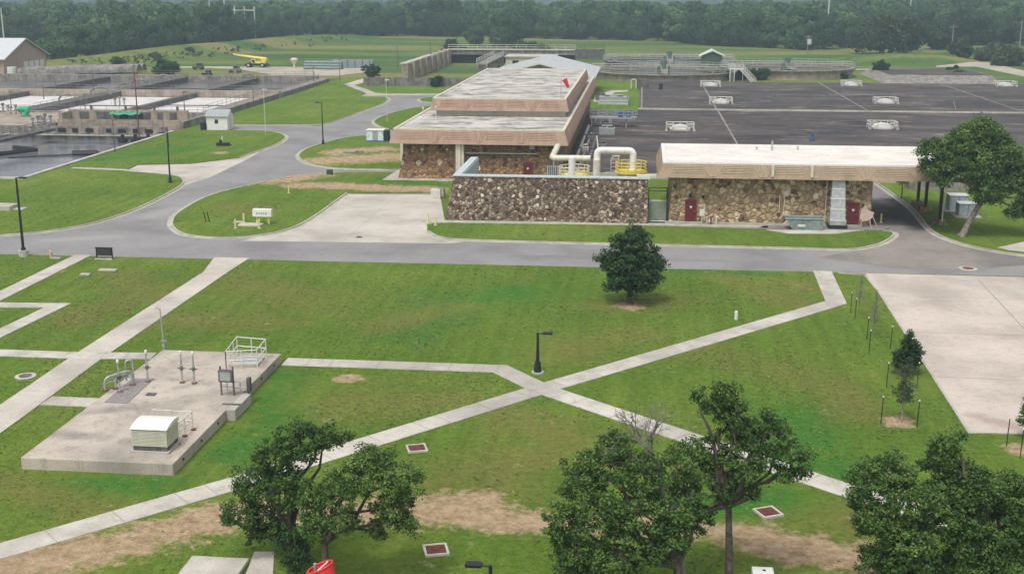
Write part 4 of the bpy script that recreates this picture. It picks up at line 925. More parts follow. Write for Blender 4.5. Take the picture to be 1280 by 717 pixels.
wall_('basin_wall', (-133.5, 247.5, -3), (-130, 286.2, 1.0), M_WALLD, 'dark divider at the left of the rear grey tanks')
for (x, y, r, lab) in ((-111.6, 226, 1.3, 'arched pipe near the near end of the broad foamy tank divider'), (-111.4, 240, 1.5, 'arched pale pipe near the far end of the broad foamy tank divider'), (-112, 254, 1.2, 'arched pipe at the near end of the rear broad divider'),
                       (-112.2, 262, 1.4, 'arched pipe halfway along the rear broad divider'), (-112.2, 276, 1.5, 'round pale pipe hoop at the far end of the rear broad divider'), (-94, 283, 1.2, 'pipe arch at the far end of the rear right divider')):
    m = MB(); m.tube([(x+r*1.5*math.cos(w), y, .8+r*math.sin(w)) for w in np.linspace(0, math.pi, 10)], .16, 8); tag(m.build('pipe_arch', M_WALLC, smooth=True), lab, 'pipe', 'arched pipes on the tank dividers')
for a, b, lab in (((-78.0, 209, .85), (-78.0, 246, .85), 'steel handrail along the wall right of the foamy tanks'), ((-77.8, 248, .85), (-77.8, 287, .85), 'steel handrail along the wall right of the rear grey tanks'),
                  ((-170, 207.2, .75), (-76, 207.2, .75), 'steel handrail along the near wall of the foamy tanks'), ((-170, 287.6, 1.35), (-79, 287.6, 1.35), 'steel handrail along the rear wall of the grey tanks'),
                  ((-109.8, 209, .9), (-109.8, 246, .9), 'steel handrail along the broad divider of the foamy tanks'), ((-110.4, 248, 1.), (-110.4, 286, 1.), 'steel handrail along the broad divider of the rear tanks'),
                  ((-92.8, 248, .9), (-92.8, 286, .9), 'steel handrail along the right divider of the rear tanks'), ((-96, 184.3, .9), (-75.5, 184.3, .9), 'steel handrail on the notched wall behind the pond'), ((-170, 246.4, 1.25), (-76, 246.4, 1.25), 'steel handrail on the tan cross wall')):
    m = MB(); m.rail([a, b], 1.05, .035, 2.4); tag(m.build('steel_railing', M_WALLC), lab, 'railing', 'handrails round the basins')
m = MB(); q = G(0, 190, -1); m.tube([(q[0]-6, q[1]-3, -1.05), (q[0]+1, q[1]-2, -1.0), (q[0]+4, q[1]+3, -1.05), (q[0]-1, q[1]+6, -1.1)], .35, 8); tag(m.build('floating_ring', M_BLACK), 'black curved float at the left edge of the dark pond', 'float')
m = MB(); q = G(95, 192, -1); q1 = G(10, 197, -1.2); q2 = G(125, 190.5, -1.1); m.tube([(q1[0], q1[1], -1.15), (q[0], q[1], -1.1), (q2[0], q2[1], -1.05)], .12, 6)
m.tube([(q[0]-.5, q[1], -1.0), (q[0]+3.0, q[1]+.6, -.95)], .45, 8); tag(m.build('floating_pipe', M_BLACK), 'black floating pipe line across the dark pond', 'pipe')
t = T('pond_aerators', 'row of dark round floats near the back right of the pond', 'float', G(175, 178, -1.2))
for k in range(4): m = MB(); m.cyl((-2.8+k*1.9, k*.5), .75, 0, .6, 12); m.cyl((-2.8+k*1.9, k*.5), .3, .6, 1.2, 8); m.build('float', M_BLACK, t, False)
q = G(0, 165, .6); m = MB()
t = T('pond_bridge', 'steel footbridge with pale railings crossing the back left of the dark pond', 'bridge', (-100, 178, 0))
A = np.array(G(64, 160, .9)); Bq = np.array(G(-40, 182, .9)); d = (Bq-A)/np.linalg.norm(Bq-A); s = np.array((-d[1], d[0], 0))
m = MB(); m.add([A+s*.8, Bq+s*.8, Bq-s*.8, A-s*.8, A+s*.8-(0, 0, .4), Bq+s*.8-(0, 0, .4), Bq-s*.8-(0, 0, .4), A-s*.8-(0, 0, .4)], [(0, 1, 2, 3), (7, 6, 5, 4), (0, 4, 5, 1), (1, 5, 6, 2), (2, 6, 7, 3), (3, 7, 4, 0)]); m.build('deck', M_WALLD, t)
m = MB(); m.rail([tuple(A+s*.8), tuple(Bq+s*.8)], 1.1, .06, 2); m.rail([tuple(A-s*.8), tuple(Bq-s*.8)], 1.1, .06, 2); m.build('railing', M_WALLC, t)
def tarp(c, w, label):
    t = T('green_cover', label, 'cover', c)
    m = MB(); n = 10; V = []
    for j in range(4):
        for i in range(n): V.append((w*(i/(n-1)-.5), j*.7-1.2, 1.1+.12*math.sin(i*1.7+j)-.25*abs(j-1.5)))
    m.add(V, [(j*n+i, j*n+i+1, (j+1)*n+i+1, (j+1)*n+i) for j in range(3) for i in range(n-1)]); m.build('sheet', M_GREEN, t, False)
    m = MB()
    for s in (-.45, 0, .45): m.box((w*s-.08, -.2, 0), (w*s+.08, .2, 1.0))
    m.build('stand', M_WALLD, t, False)
tarp(G(159, 148, 1.2), 5.2, 'long bright green cover on the wall before the foamy tanks')
t = T('green_slide_gate', 'bright green hooded gate drive on the tan deck at the left', 'gate drive', G(33, 146, .55))
m = MB(); m.tube(elbow([(-1.3, 0, 1.3), (.4, 0, 1.4), (-.2, 0, 0)], 6), .5, 10); m.build('hood', M_GREEN, t, False, True)
m = MB(); m.box((-.9, -.4, 0), (.6, .4, .3)); m.build('base', M_WALLC, t, False)
# site machinery on walls
for (px, py, z, lab) in ((48, 158, .6, 'grey pump group left of the bridge landing on the tan deck'), (57, 155, .6, 'grey gate actuator group at the bridge landing'), (20, 143, .8, 'grey gate actuator near the green hood'), (4, 141, .8, 'grey gate actuator at the left frame edge'), (150, 132, .8, 'small aerator mast standing in the foamy tank')):
    q = G(px, py, z); t = T('gate_actuator', lab, 'actuator', q, 0, 'gate actuators on the basins')
    m = MB()
    for k in range(3): m.cyl((-.9+k*.8, .2*k), .16, 0, 1.1+.3*(k % 2), 8); m.cbox((-.9+k*.8, .2*k, 1.2+.3*(k % 2)), (.45, .4, .4))
    m.build('stem', M_WALLC, t, False)
    m = MB(); m.rail([(-1.5, -.5, 0), (1.2, -.5, 0)], 1.0, .04, .9); m.build('guard', M_GALV, t, False)
for i, (x0, x1, y0, y1, lab) in enumerate([(-109.5, -96, 226, 227, 'low dark baffle wall across the middle of the wide foamy tank'), (-92.9, -78.3, 228, 229, 'low dark baffle wall across the right foamy tank'), (-110.1, -95.5, 266, 267, 'low dark baffle wall across the middle rear tank'), (-92.5, -78.2, 268, 269, 'low dark baffle wall across the right rear tank')]):
    wall_('baffle_wall', (x0, y0+.35, -3), (x1, y0+.6, .02), M_WALLD, lab, 'wall', 'baffles in the tanks')
# white shed
t = T('garden_shed', 'small white shed with grey roof at the corner of the lawns', 'shed', (-68.2, 189.9, 0))
m = MB(); m.box((-1.75, -1.5, 0), (1.75, 1.5, 2.35)); m.add([(-1.75, -1.5, 2.35), (-1.75, 1.5, 2.35), (-1.75, 0, 3.2), (1.75, -1.5, 2.35), (1.75, 1.5, 2.35), (1.75, 0, 3.2)], [(0, 2, 1), (3, 4, 5)]); m.build('wall', M_WHITE, t, False)
m = MB(); m.add([(-1.95, -1.75, 2.25), (1.95, -1.75, 2.25), (1.95, 0, 3.28), (-1.95, 0, 3.28), (-1.95, 1.75, 2.25), (1.95, 1.75, 2.25)], [(0, 1, 2, 3), (3, 2, 5, 4)]); m.build('roof', M_GREY, t, False)
m = MB(); m.box((-.35, -1.53, 1.1), (.2, -1.5, 1.75)); m.build('window', M_GLASS, t, False)
m = MB(); m.box((1.75, -.5, .05), (1.78, .4, 2.0)); m.build('door', M_CREAM, t, False)
m = MB(); m.box((-70.9, 188.0, 0), (-70.1, 189.6, 1.3)); tag(m.build('dark_bin', M_DARK, bevel=.1), 'dark rounded bin tucked left of the white shed', 'bin')

# ---------------------------------------------------------------- barn, crane and things on the gravel yard
t = T('brick_barn', 'pink brick gabled barn with white doors at the left edge', 'barn', (-170, 307, 0))
x1 = -162.6; x0 = -181.; y0 = 296.; y1 = 318.5; xm = (x0+x1)/2
m = MB(); ridge = 8.2; ev = 4.5
m.add([(x0-20, y0, 0), (x1, y0, 0), (x1, y1, 0), (x0-20, y1, 0), (x0-20, y0, ev), (x1, y0, ev), (x1, y1, ev), (x0-20, y1, ev), (x1, (y0+y1)/2, 8.9), (x0-20, (y0+y1)/2, 8.9)],
      [(0, 1, 5, 4), (1, 2, 6, 8, 5), (2, 3, 7, 6), (3, 0, 4, 9, 7)]); m.build('wall', M_BRICK, t)
m = MB(); yc = (y0+y1)/2
m.add([(x0-20, y0-.8, ev-.1), (x1+.8, y0-.8, ev-.1), (x1+.8, yc, 9.15), (x0-20, yc, 9.15), (x1+.8, y1+.8, ev-.1), (x0-20, y1+.8, ev-.1), (x0-20, y0-.8, ev-.35), (x1+.8, y0-.8, ev-.35), (x1+.8, yc, 8.9), (x1+.8, y1+.8, ev-.35)], [(0, 1, 2, 3), (3, 2, 4, 5), (6, 7, 1, 0), (1, 7, 8, 2), (2, 8, 9, 4)]); m.build('roof', M_METR, t)
for k in range(4):
    m = MB(); m.box((x1-.02, y0+10.2+k*2.9, 0), (x1+.08, y0+12.5+k*2.9, 3.1)); m.build('door', M_WHITE, t)
q = G(321, 84.5)
t = T('mobile_crane', 'yellow mobile crane with its boom lowered to the left', 'crane', q, 0)
m = MB(); m.box((-4.0, -1.3, .9), (4.2, 1.3, 1.6)); m.box((-4.6, -1.4, .7), (-4.0, 1.4, 1.2)); m.box((4.2, -1.4, .7), (4.9, 1.4, 1.2)); m.build('chassis', M_DARK, t, False, bevel=.05)
m = MB(); m.box((-1.2, -1.3, 1.6), (4.0, 1.3, 2.5)); m.box((2.2, -1.3, 2.5), (4.4, 1.3, 3.6)); m.build('superstructure', M_YEL, t, False, bevel=.1)
m = MB(); m.tube([(4.0, .0, 3.3), (-3.0, .0, 4.1), (-6.0, .0, 4.5)], [.62, .55, .48], 4); m.tube([(-6, 0, 4.5), (-9.5, 0, 5.1)], [.34, .32], 4); m.build('boom', M_YEL, t, False)
m = MB(); m.box((-9.9, -.4, 4.7), (-9.4, .4, 5.4)); m.build('boom_head', M_RED, t, False)
m = MB(); m.box((-1.8, -1.3, 1.7), (-.2, -.3, 3.2)); c_ = m.build('cab', M_CREAM, t, False, bevel=.08)
m = MB(); m.box((-1.6, -1.33, 2.3), (-.4, -1.3, 3.0)); m.build('window', M_GLASS, c_, False)
for x in (-2.9, 2.7):
    for y in (-1.2, 1.2):
        m = MB(); m.tube([(x, y-.35, .95), (x, y+.35, .95)], .95, 16); w_ = m.build('wheel', M_RUBBER, t, False)
        m = MB(); m.tube([(x, y-.4, .95), (x, y+.4, .95)], .4, 12); m.build('rim', M_CREAM, w_, False)
def heap(name, px, py, L, n, r, mat, label, cat, lean=0):
    t = T(name, label, cat, G(px, py)); k = 0
    for row in range(3):
        for i in range(n-row):
            m = MB(); y = (i+row*.5)*r*2.05; z = r+row*r*1.75; m.tube([(-L/2, y, z), (L/2, y, z)], r, 10); m.build('pipe', mat, t, False, True)
t.scale = (.72,)*3
heap('pipe_stack', 403, 87, 10.5, 4, .42, M_TEAL, 'stack of grey green pipes lying on the gravel right of the crane', 'pipe stack')
t = T('fence_stack', 'long stack of blue grey panels on the field edge', 'panel stack', G(441, 85))
m = MB()
for k in range(9): m.box((-6+.1*(k % 3), -1, .1+k*.24), (6-.1*(k % 2), 1, .28+k*.24))
m.build('panels', M_GREY, t, False)
m = MB()
for k in range(6): m.box((-5.5+k*2.1, -1.1, 0), (-5.3+k*2.1, -1.0, 2.3))
m.build('stakes', M_BLUE, t, False)
t = T('white_hoop_cover', 'long white ribbed tunnel cover behind the rear tanks at the left', 'tunnel', (-146, 297, 0))
m = MB()
n = 9
for j in range(2):
    V = []
    for i in range(14):
        u = i/13
        for k in range(n):
            w = math.pi*k/(n-1); V.append((-13+26*u, j*3.4+u*14-1.6*math.cos(w), .3+1.9*math.sin(w)+.12*(i % 2)))
    m.add(V, [(i*n+k, i*n+k+1, (i+1)*n+k+1, (i+1)*n+k) for i in range(13) for k in range(n-1)])
m.build('cover', M_WALLC, t, False)
m = MB(); m.cyl((-14.5, -1), 1.2, 0, 2.4, 12); m.build('end_tank', M_WHITE, t, False)
def tractor(q, label, mat, s=1.):
    t = T('work_vehicle', label, 'vehicle', q); m = MB()
    m.box((-2*s, -.9*s, .6*s), (2*s, .9*s, 1.3*s)); m.box((-.4*s, -.8*s, 1.3*s), (1.5*s, .8*s, 2.4*s)); m.build('body', mat, t, False, bevel=.08*s)
    m = MB(); m.box((-.2*s, -.83*s, 1.6*s), (1.3*s, -.8*s, 2.25*s)); m.build('window', M_GLASS, t, False)
    for x in (-1.3, 1.3):
        for y in (-.9, .9):
            m = MB(); m.tube([(x*s, (y-.15)*s, .5*s), (x*s, (y+.15)*s, .5*s)], .5*s, 12); m.build('wheel', M_RUBBER, t, False)
    return t
tractor(G(248, 87), 'dark work vehicle on the gravel track above the rear tanks', M_WALLD, .75)
tractor(G(259, 95.5), 'dark work vehicle nearest the rear wall of the tanks', M_DARK, .65)
tractor(G(294, 91), 'pale flat work vehicle below the crane on the gravel', M_WALLC, .8)
q = G(368, 85.5); m = MB(); m.cyl((0, 0), 1.0, 0, 1.5, 12); m.dome((0, 0), 1.0, .8, 1.5, 12); tag(m.build('gravel_hopper', M_CREAM, loc=q), 'small cream hopper between the crane and the pipe stack', 'hopper') if False else None
t = T('field_hopper', 'small cream hopper between the crane and the pipe stack', 'hopper', q)
m = MB(); m.cyl((0, 0), .3, 0, 1.6, 10); m.tube([(0, 0, 1.2), (0, 0, 2.4)], [.4, 1.1], 12); m.dome((0, 0), 1.1, .5, 2.4, 12, 4); m.build('hopper', M_CREAM, t, False)

# ---------------------------------------------------------------- equipment on the concrete pad
PT = .60
t = T('concrete_pad', 'raised stained concrete pad carrying vents, rails and a louvred hood', 'pad', (-26, 61, 0))
m = MB(); m.frust((-29.7, 51.9), (-22.0, 69.8), (-29.7, 51.9), (-22.0, 69.8), -.1, PT); m.build('slab', M_PAD, t, bevel=.03)
m = MB()
for k in range(7): m.cbox((-21.985, 53.2+k*2.5, .33), (.03, .16, .10))
m.build('weep_hole', M_DARK, t)
m = MB(); m.box((-21.997, 59.5, 0), (-21.5, 62.3, PT-.004)); m.build('step', M_CONC, t)
m = MB(); m.box((-22.5, 60.3, PT+.002), (-21.5, 60.5, PT+.03)); m.build('notch', M_WALLD, t)
m = MB(); P_ = [G(*p, PT)[:2] for p in ((130, 503), (159, 504.5), (193, 473), (165, 473))]; m.poly(P_, PT+.025, PT-.01); m.build('grating', plain('grating steel', (.25, .23, .22), .7, var=.3, scale=12), t)
# louvred hood
c0 = G(165, 568, PT+.12); c1 = G(207, 569, PT+.12)
t = T('louvred_hood', 'cream louvred ventilation hood with curved top on the concrete pad', 'vent hood', (-24.35, 53.7, PT))
w, d, h = 1.12, .95, 1.55
m = MB(); m.box((-w-.12, -d-.12, 0), (w+.12, d+.12, .14)); m.build('base', M_CONC, t, False)
m = MB(); m.box((-w+.05, -d+.05, .14), (w-.05, d-.05, .42)); m.build('skirt', M_WALLD, t, False)
m = MB(); m.box((-w+.1, -d+.1, .42), (w-.1, d-.1, h)); m.build('core', M_WALLC, t, False)
M_HOOD = plain('cream hood paint', (.50, .50, .38), .55, var=.06)
m = MB()
for k in range(12):
    z = .48+k*.092; m.add([(-w+.06, -d-.015, z), (w-.06, -d-.015, z), (w-.06, -d+.07, z+.08), (-w+.06, -d+.07, z+.08)], [(0, 1, 2, 3)])
    m.add([(-w+.06, -d-.015, z), (w-.06, -d-.015, z), (w-.06, -d-.015, z-.02), (-w+.06, -d-.015, z-.02)], [(3, 2, 1, 0)])
m.box((-w, -d, .42), (-w+.07, d, h)); m.box((w-.07, -d, .42), (w, d, h)); m.box((-w+.07, d-.05, .42), (w-.07, d, h))
m.build('louvre', M_HOOD, t, False)
m = MB(); n = 11; V = []
for x in (-w-.06, w+.06):
    for k in range(n):
        a_ = k/(n-1); y = -d-.06+(2*d+.12)*a_; V.append((x, y, h+.36*math.sin(a_*math.pi*.62+.35)-.10)); 
for x in (-w-.06, w+.06):
    for k in range(n):
        a_ = k/(n-1); y = -d-.06+(2*d+.12)*a_; V.append((x, y, h-.02))
m.add(V, [(k, n+k, n+k+1, k+1) for k in range(n-1)]+[(k, k+1, 2*n+k+1, 2*n+k) for k in range(n-1)]+[(n+k, 3*n+k, 3*n+k+1, n+k+1) for k in range(n-1)]+[(0, 2*n, 3*n, n), (n-1, 2*n-1, 4*n-1, 3*n-1)])
m.build('roof', M_WHITE, t, False)
t.scale = (.80, .80, .80); q = G(165, 566, PT); t.location = (q[0]+1.12*.8, q[1]+.95*.8+.08, PT)
t = T('pad_railing', 'galvanised railing with a low gate behind the louvred hood', 'railing', G(222, 545, PT))
q = G(222, 545, PT); A = G(192, 533, PT); Bq = G(241, 536, PT); Cq = G(222, 556, PT); D = G(240, 545, PT)
m = MB(); m.rail([A, Bq, G(222, 553, PT)], .95, .03, 1.1, (1., .5)); m.build('rail', M_RAIL, t)
for p_ in (G(231, 545, PT), G(242, 537, PT), G(222, 555, PT)): m = MB(); m.cyl((p_[0], p_[1]), .14, PT, PT+.06, 10); m.build('foot', M_RUST, t)
# tall railed hatch
t = T('hatch_guard', 'pale railed cage round an open hatch at the back corner of the pad', 'guard rail', G(312, 456, PT))
A = G(283, 462, PT); Bq = G(322, 460, PT); Cq = G(333, 446, PT); D = G(297, 443, PT)
m = MB(); m.rail([A, Bq, Cq, D], 1.15, .035, 1.0, (1., .5), closed=True); m.build('rail', M_RAIL, t)
m = MB(); m.poly([G(*p, PT)[:2] for p in ((286, 459), (322, 458.5), (331, 448), (300, 447))], PT+.16, PT-.01); m.build('kerb', M_CONC, t)
m = MB(); m.poly([G(*p, PT)[:2] for p in ((293, 455), (322, 455), (328, 449), (302, 449))], PT+.20, PT+.1); m.build('hatch', M_GREY, t)
# vent pipes with white caps
vp = None
for px, py, top, lab in ((150, 490, 441, 'white capped vent pipe inside the pipe cage on the left of the pad'), (185, 477, 439, 'white capped vent pipe with a rusty foot plate at the pad edge'),
                       (228, 478, 440, 'white capped vent pipe, left of the middle pair on the pad'), (243, 479, 441, 'white capped vent pipe, right of the middle pair on the pad')):
    L = G(px, py, PT)
    if vp is None:
        vp = T('vent_pipe', lab, 'pipe', L, 0, 'capped vent pipes on the concrete pad')
        m = MB(); m.tube([(0, 0, 0), (0, 0, .9), (0, 0, 1.8)], [.06, .06, .05], 8); m.build('pole', M_GALV, vp, False)
        m = MB(); m.cyl((0, 0), .17, 0, .05, 12); m.build('foot_plate', M_RUST, vp, False)
        m = MB(); m.cyl((0, 0), .11, .78, .98, 8); m.tube([(-.25, 0, .88), (.25, 0, .88)], .03, 6); m.build('bracket', M_WALLD, vp, False)
        m = MB(); m.cyl((0, 0), .075, 1.76, 1.9, 10); m.dome((0, 0), .075, .05, 1.9, 10, 3); m.build('cap', M_WHITE, vp, False)
    else: again(vp, L, lab)
t = T('pipe_cage', 'galvanised arched pipework cage at the left edge of the pad', 'pipework', G(150, 485, PT))
m = MB(); m.tube(elbow([(-.65, -.5, 0), (-.65, -.5, .75), (.5, .6, .95), (.5, .6, 0)], 5), .07, 8); m.tube(elbow([(-.2, -.1, 0), (-.2, -.1, .7), (.3, .4, .8)], 5), .06, 8)
m.tube(elbow([(.2, .5, .3), (.2, .5, 1.5), (.55, .7, 1.5), (.55, .7, .2)], 5), .05, 8); m.tube([(-.65, -.5, .45), (.5, .6, .55)], .04, 6); m.tube([(-.65, -.5, .6), (.5, .6, .75)], .04, 6); m.build('pipes', M_GALV, t, False)
m = MB()
for x, y in ((-.65, -.5), (.5, .6), (-.2, -.1)): m.cyl((x, y), .2, 0, .05, 12)
m.build('foot_plates', M_RUST, t, False)
t = T('electrical_cabinet', 'grey control panel on two posts near the right edge of the pad', 'panel', G(284, 495, PT))
m = MB(); m.box((-.42, -.12, .85), (.42, .14, 1.55)); m.build('enclosure', M_WALLD, t, False, bevel=.03)
m = MB(); m.box((-.30, -.15, .95), (.30, -.12, 1.45)); m.build('door', M_GREY, t, False)
for s in (-.38, .34): m = MB(); m.box((s-.04, .14, 0), (s+.04, .22, 1.7)); m.build('leg', M_WALLD, t, False)
m = MB(); m.tube([(-.38, .18, .5), (.34, .18, .5)], .025, 6); m.tube([(0, .1, 0), (0, .1, .9)], .03, 6); m.build('conduit', M_GALV, t, False)
t = T('small_gauge_rack', 'low rack of dark gauges on the right edge of the pad', 'rack', G(299, 493, PT))
m = MB(); m.rail([(-.3, 0, 0), (.35, .3, 0)], .75, .03, .4, (1., .5)); m.build('frame', M_GALV, t, False)
m = MB(); m.box((.42, .1, .15), (.62, .4, .95)); m.build('gauge_box', M_WALLD, t, False)
for px, py, lab in ((189, 493, 'flat square lid on the pad right of the grating'), ):
    m = MB(); q = G(px, py, PT); m.cbox((0, 0, .03), (.5, .4, .07)); tag(m.build('floor_hatch', M_WALLD, world=False, loc=q), lab, 'lid')

# ---------------------------------------------------------------- lamps, poles, posts
def lamp(q, h, label, arm=1, base=.0, grp=None, r=.10, rz=0, name='street_lamp', cat='lamp'):
    t = T(name, label, cat, q, rz, grp)
    m = MB(); m.tube([(0, 0, .1), (0, 0, h)], [r, r*.62], 10); m.build('pole', M_BLACK, t, False, True)
    m = MB(); m.cyl((0, 0), r*2.1, .1, .75, 10, r*1.5); m.build('base_cover', M_BLACK, t, False)
    m = MB(); m.cyl((0, 0), r*3.2, 0, .10+base, 16); m.build('footing', M_CONC, t, False)
    m = MB(); m.tube([(0, 0, h-.04), (arm*.35, 0, h-.02)], .04, 6); m.build('arm', M_BLACK, t, False)
    m = MB(); m.box((min(arm*.3, arm*.9), -.16, h-.07), (max(arm*.3, arm*.9), .16, h+.07)); hd = m.build('lamp_head', M_BLACK, t, False, bevel=.03)
    m = MB(); m.box((min(arm*.38, arm*.82), -.12, h-.085), (max(arm*.38, arm*.82), .12, h-.07)); m.build('lens', M_CREAM, hd, False)
    return t
lamp(G(30, 320), 6.9, 'tall black lamp at the left beside the road with a concrete footing', 1, .45, r=.13)
lamp(G(213, 229), 6.0, 'tall black lamp on the lawn tip by the concrete drive', -1, r=.11)
lamp(G(404, 181), 6.2, 'tall black lamp at the back of the island with the bare dirt', -1, r=.10)
lamp(G(672, 466), 2.55, 'short black path lamp beside the crossing of the footpaths', 1, r=.12)
b_ = G(613, 706, 3.0); lamp((b_[0], b_[1], 0), 3.0, 'short black path lamp at the bottom edge with its lamp head just in view', -1, r=.10)
t = T('grey_pole_lamp', 'slim grey pole with a small lamp and bracket behind the concrete pad', 'lamp', G(206, 441))
m = MB(); m.tube([(0, 0, 0), (-.12, 0, 3.0)], [.06, .04], 8); m.build('pole', M_GALV, t, False)
m = MB(); m.tube([(-.1, 0, 2.95), (-.3, 0, 3.02)], .05, 6); m.dome((-.3, 0), .16, .12, 2.95, 10, 3); m.build('lamp_head', M_GALV, t, False)
m = MB(); m.box((-.2, -.05, .75), (.18, .05, .85)); m.box((-.12, -.08, .4), (.08, .08, .6)); m.build('bracket', M_GALV, t, False)
def thinpole(px, pb, pt, label, mat=M_WALLD, head=True, r=.09, z=0., grp='thin lamp poles round the basins'):
    q = G(px, pb, z); h = PY(px, pt, q[1])[2]-z; t = T('thin_lamp_pole', label, 'lamp', q, 0, grp)
    m = MB(); m.tube([(0, 0, 0), (0, 0, h)], [r, r*.6], 6); m.build('pole', mat, t, False)
    if head: m = MB(); m.cbox((.18, 0, h), (.7, .3, .16)); m.build('lamp_head', mat, t, False)
for a in ((14, 133, 115, .8, 'thin lamp pole at the left end of the foamy tanks'), (55, 124, 102, .8, 'thin lamp pole on the tan cross wall at the left'), (118, 115, 92, 1.2, 'thin lamp pole at the right end of the left broad divider'),
          (70, 113, 94, 1., 'thin lamp pole near the white tunnel cover'), (144, 191, 150, 0, 'thin lamp pole at the right edge of the dark pond'), (107, 141, 118, .8, 'thin lamp pole on the near wall between the green covers'),
          (231, 141, 115, .8, 'thin lamp pole on the near wall right of the long green cover'), (317, 130, 103, .8, 'thin lamp pole on the wall walkway right of the foamy tanks'), (261, 112, 95, 1., 'thin lamp pole on the cross wall behind the right foamy tank'),
          (392, 102, 84, .8, 'thin lamp pole near the far corner of the rear tanks'), (425, 104, 74, 0, 'thin pole on the lawn at the far corner of the basins'), (168, 99, 82, 1.3, 'thin pole on the rear tank wall above the hoop pipes')):
    thinpole(a[0], a[1], a[2], a[4], z=a[3])
thinpole(174, 172, 92, 'tall brown pole on the notched wall behind the pond', M_RUST, z=.9, r=.12)
thinpole(211, 185, 158, 'short dark post on the lawn below the white shed', M_BLACK, False, .07, grp=None)
thinpole(332, 167, 112, 'pale thin pole standing beside the upper lawn road', M_CREAM, True, .06, grp=None)
thinpole(484, 153, 100, 'faint pale thin pole at the tip of the small lawn before the pinkish roof', M_CREAM, True, .05, grp=None)
thinpole(497, 86, 58, 'dark post standing in the field left of the tall basin wall', M_WALLD, False, .14, grp=None)
thinpole(538, 74, 52, 'dark post in the field nearer the bushes by the weir', M_WALLD, False, .14, grp=None)
def bollards(lst, grp, h=.95):
    proto = None
    for px, py, lab in lst:
        if proto is None:
            proto = T('bollard', lab, 'bollard', G(px, py), 0, grp)
            m = MB(); m.cyl((0, 0), .085, 0, h, 12); m.dome((0, 0), .085, .06, h, 12, 3); m.build('post', M_BOLL, proto, False, True)
            m = MB(); m.cyl((0, 0), .2, 0, .12, 12); m.build('footing', M_CONC, proto, False)
        else: again(proto, G(px, py), lab)
bollards([(294.5, 286.5, 'yellow bollard at the near left of the pale slab in the island lawn'), (305, 279, 'yellow bollard at the back left of the pale slab in the island lawn'),
          (324.5, 286.5, 'yellow bollard at the near right of the pale slab in the island lawn'), (334.5, 279.5, 'yellow bollard at the back right, under the white box sign'),
          (361, 242.5, 'lone yellow bollard in the lawn above the white box sign'), (544.5, 282.5, 'yellow bollard at the left foot of the dark enclosure wall'), (535, 279, 'short yellow bollard by the kerb left of the enclosure'),
          (1101, 279, 'yellow bollard beside the driveway at the right building corner')], 'yellow bollards')
t = T('white_enclosure', 'white box enclosure with dark marks standing among four yellow bollards', 'enclosure', G(329, 281))
m = MB(); m.box((-.95, -.28, .85), (.95, .28, 1.6)); m.build('box', M_WHITE, t, False, bevel=.04)
m = MB()
for k in range(5): m.box((-.55+k*.23, -.30, 1.12), (-.42+k*.23, -.285, 1.3))
m.build('marks', M_GREY, t, False)
for s in (-.6, .6): m = MB(); m.cyl((s, 0), .09, 0, .85, 8); m.build('leg', M_BOLL, t, False)
m = MB(); q = G(314, 282.5); m.box((-1.15, -.75, -.05), (1.1, .65, .22)); tag(m.build('concrete_block', M_CONC, world=False, loc=q, bevel=.02), 'low pale concrete slab between the four yellow bollards', 'slab')
t = T('grey_barrier', 'pair of thin black leaning stakes in the island lawn', 'stakes', G(258, 279))
for s in (0, .35): m = MB(); m.tube([(s, 0, 0), (s-.22, 0, 1.15)], .05, 6); m.build('stake', M_BLACK, t, False)
t = T('road_board', 'black rectangular board on two legs at the near side of the road', 'board', G(131, 323.5))
m = MB(); m.box((-.72, -.04, .3), (.72, .04, .98)); m.build('panel', plain('dark board', (.035, .03, .035), .6), t, False)
m = MB(); m.box((-.76, -.06, .95), (.76, .06, 1.02)); m.build('top_rail', M_BLACK, t, False)
for s in (-.7, .7): m = MB(); m.box((s-.04, -.04, 0), (s+.04, .04, .95)); m.build('leg', M_BLACK, t, False)
m = MB(); m.box((-.75, -.35, -.02), (.75, -.1, .08)); m.build('footing', M_CONC, t, False)
t = T('fire_hydrant', 'small pinkish hydrant in the lawn right of the tall left lamp', 'hydrant', G(64, 322.5))
m = MB(); m.cyl((0, 0), .13, 0, .6, 12); m.dome((0, 0), .13, .12, .6, 12, 4); m.tube([(-.2, 0, .42), (.2, 0, .42)], .06, 8); m.build('body', M_PINK, t, False)
m = MB(); m.box((.1, -.25, 0), (.9, .05, .1)); m.build('slab', M_CONC, t, False)
t = T('low_pad_unit', 'low pale concrete box at the left edge of the far lawn', 'box', G(3, 262))
m = MB(); m.box((-2.2, -1.0, 0), (1.4, 1.0, .55)); m.build('body', M_CONC, t, False, bevel=.04); m = MB(); m.box((1.4, -.6, 0), (2.5, .6, .2)); m.build('step', M_CONC, t, False)
tt = T('lawn_pump', 'dark small pump frame in the lawn below the white shed', 'pump', G(279, 183))
m = MB(); m.box((-.9, -.4, .1), (.9, .4, .55)); m.cyl((-.3, 0), .25, .5, .95, 10); m.tube([(.4, 0, .3), (1.2, .2, .15)], .1, 6); m.build('body', M_DARK, tt, False); m = MB(); m.cyl((-.1, 0), .08, .5, 1.5, 8); m.build('post', M_WHITE, tt, False)
t = T('green_post', 'small dark green inlet at the kerb of the branch road', 'post', G(412, 219))
m = MB(); m.box((-.35, -.2, 0), (.4, .25, .7)); m.build('body', plain('dark green', (.02, .07, .03), .6), t, False, bevel=.08)
t = T('portable_generator', 'white and blue portable cabin beside the small back road', 'generator', G(472, 177))
m = MB(); m.box((-1.5, -.9, .25), (1.1, .9, 1.75)); m.build('body', plain('pale blue cabin', (.62, .74, .78), .5), t, False, bevel=.05)
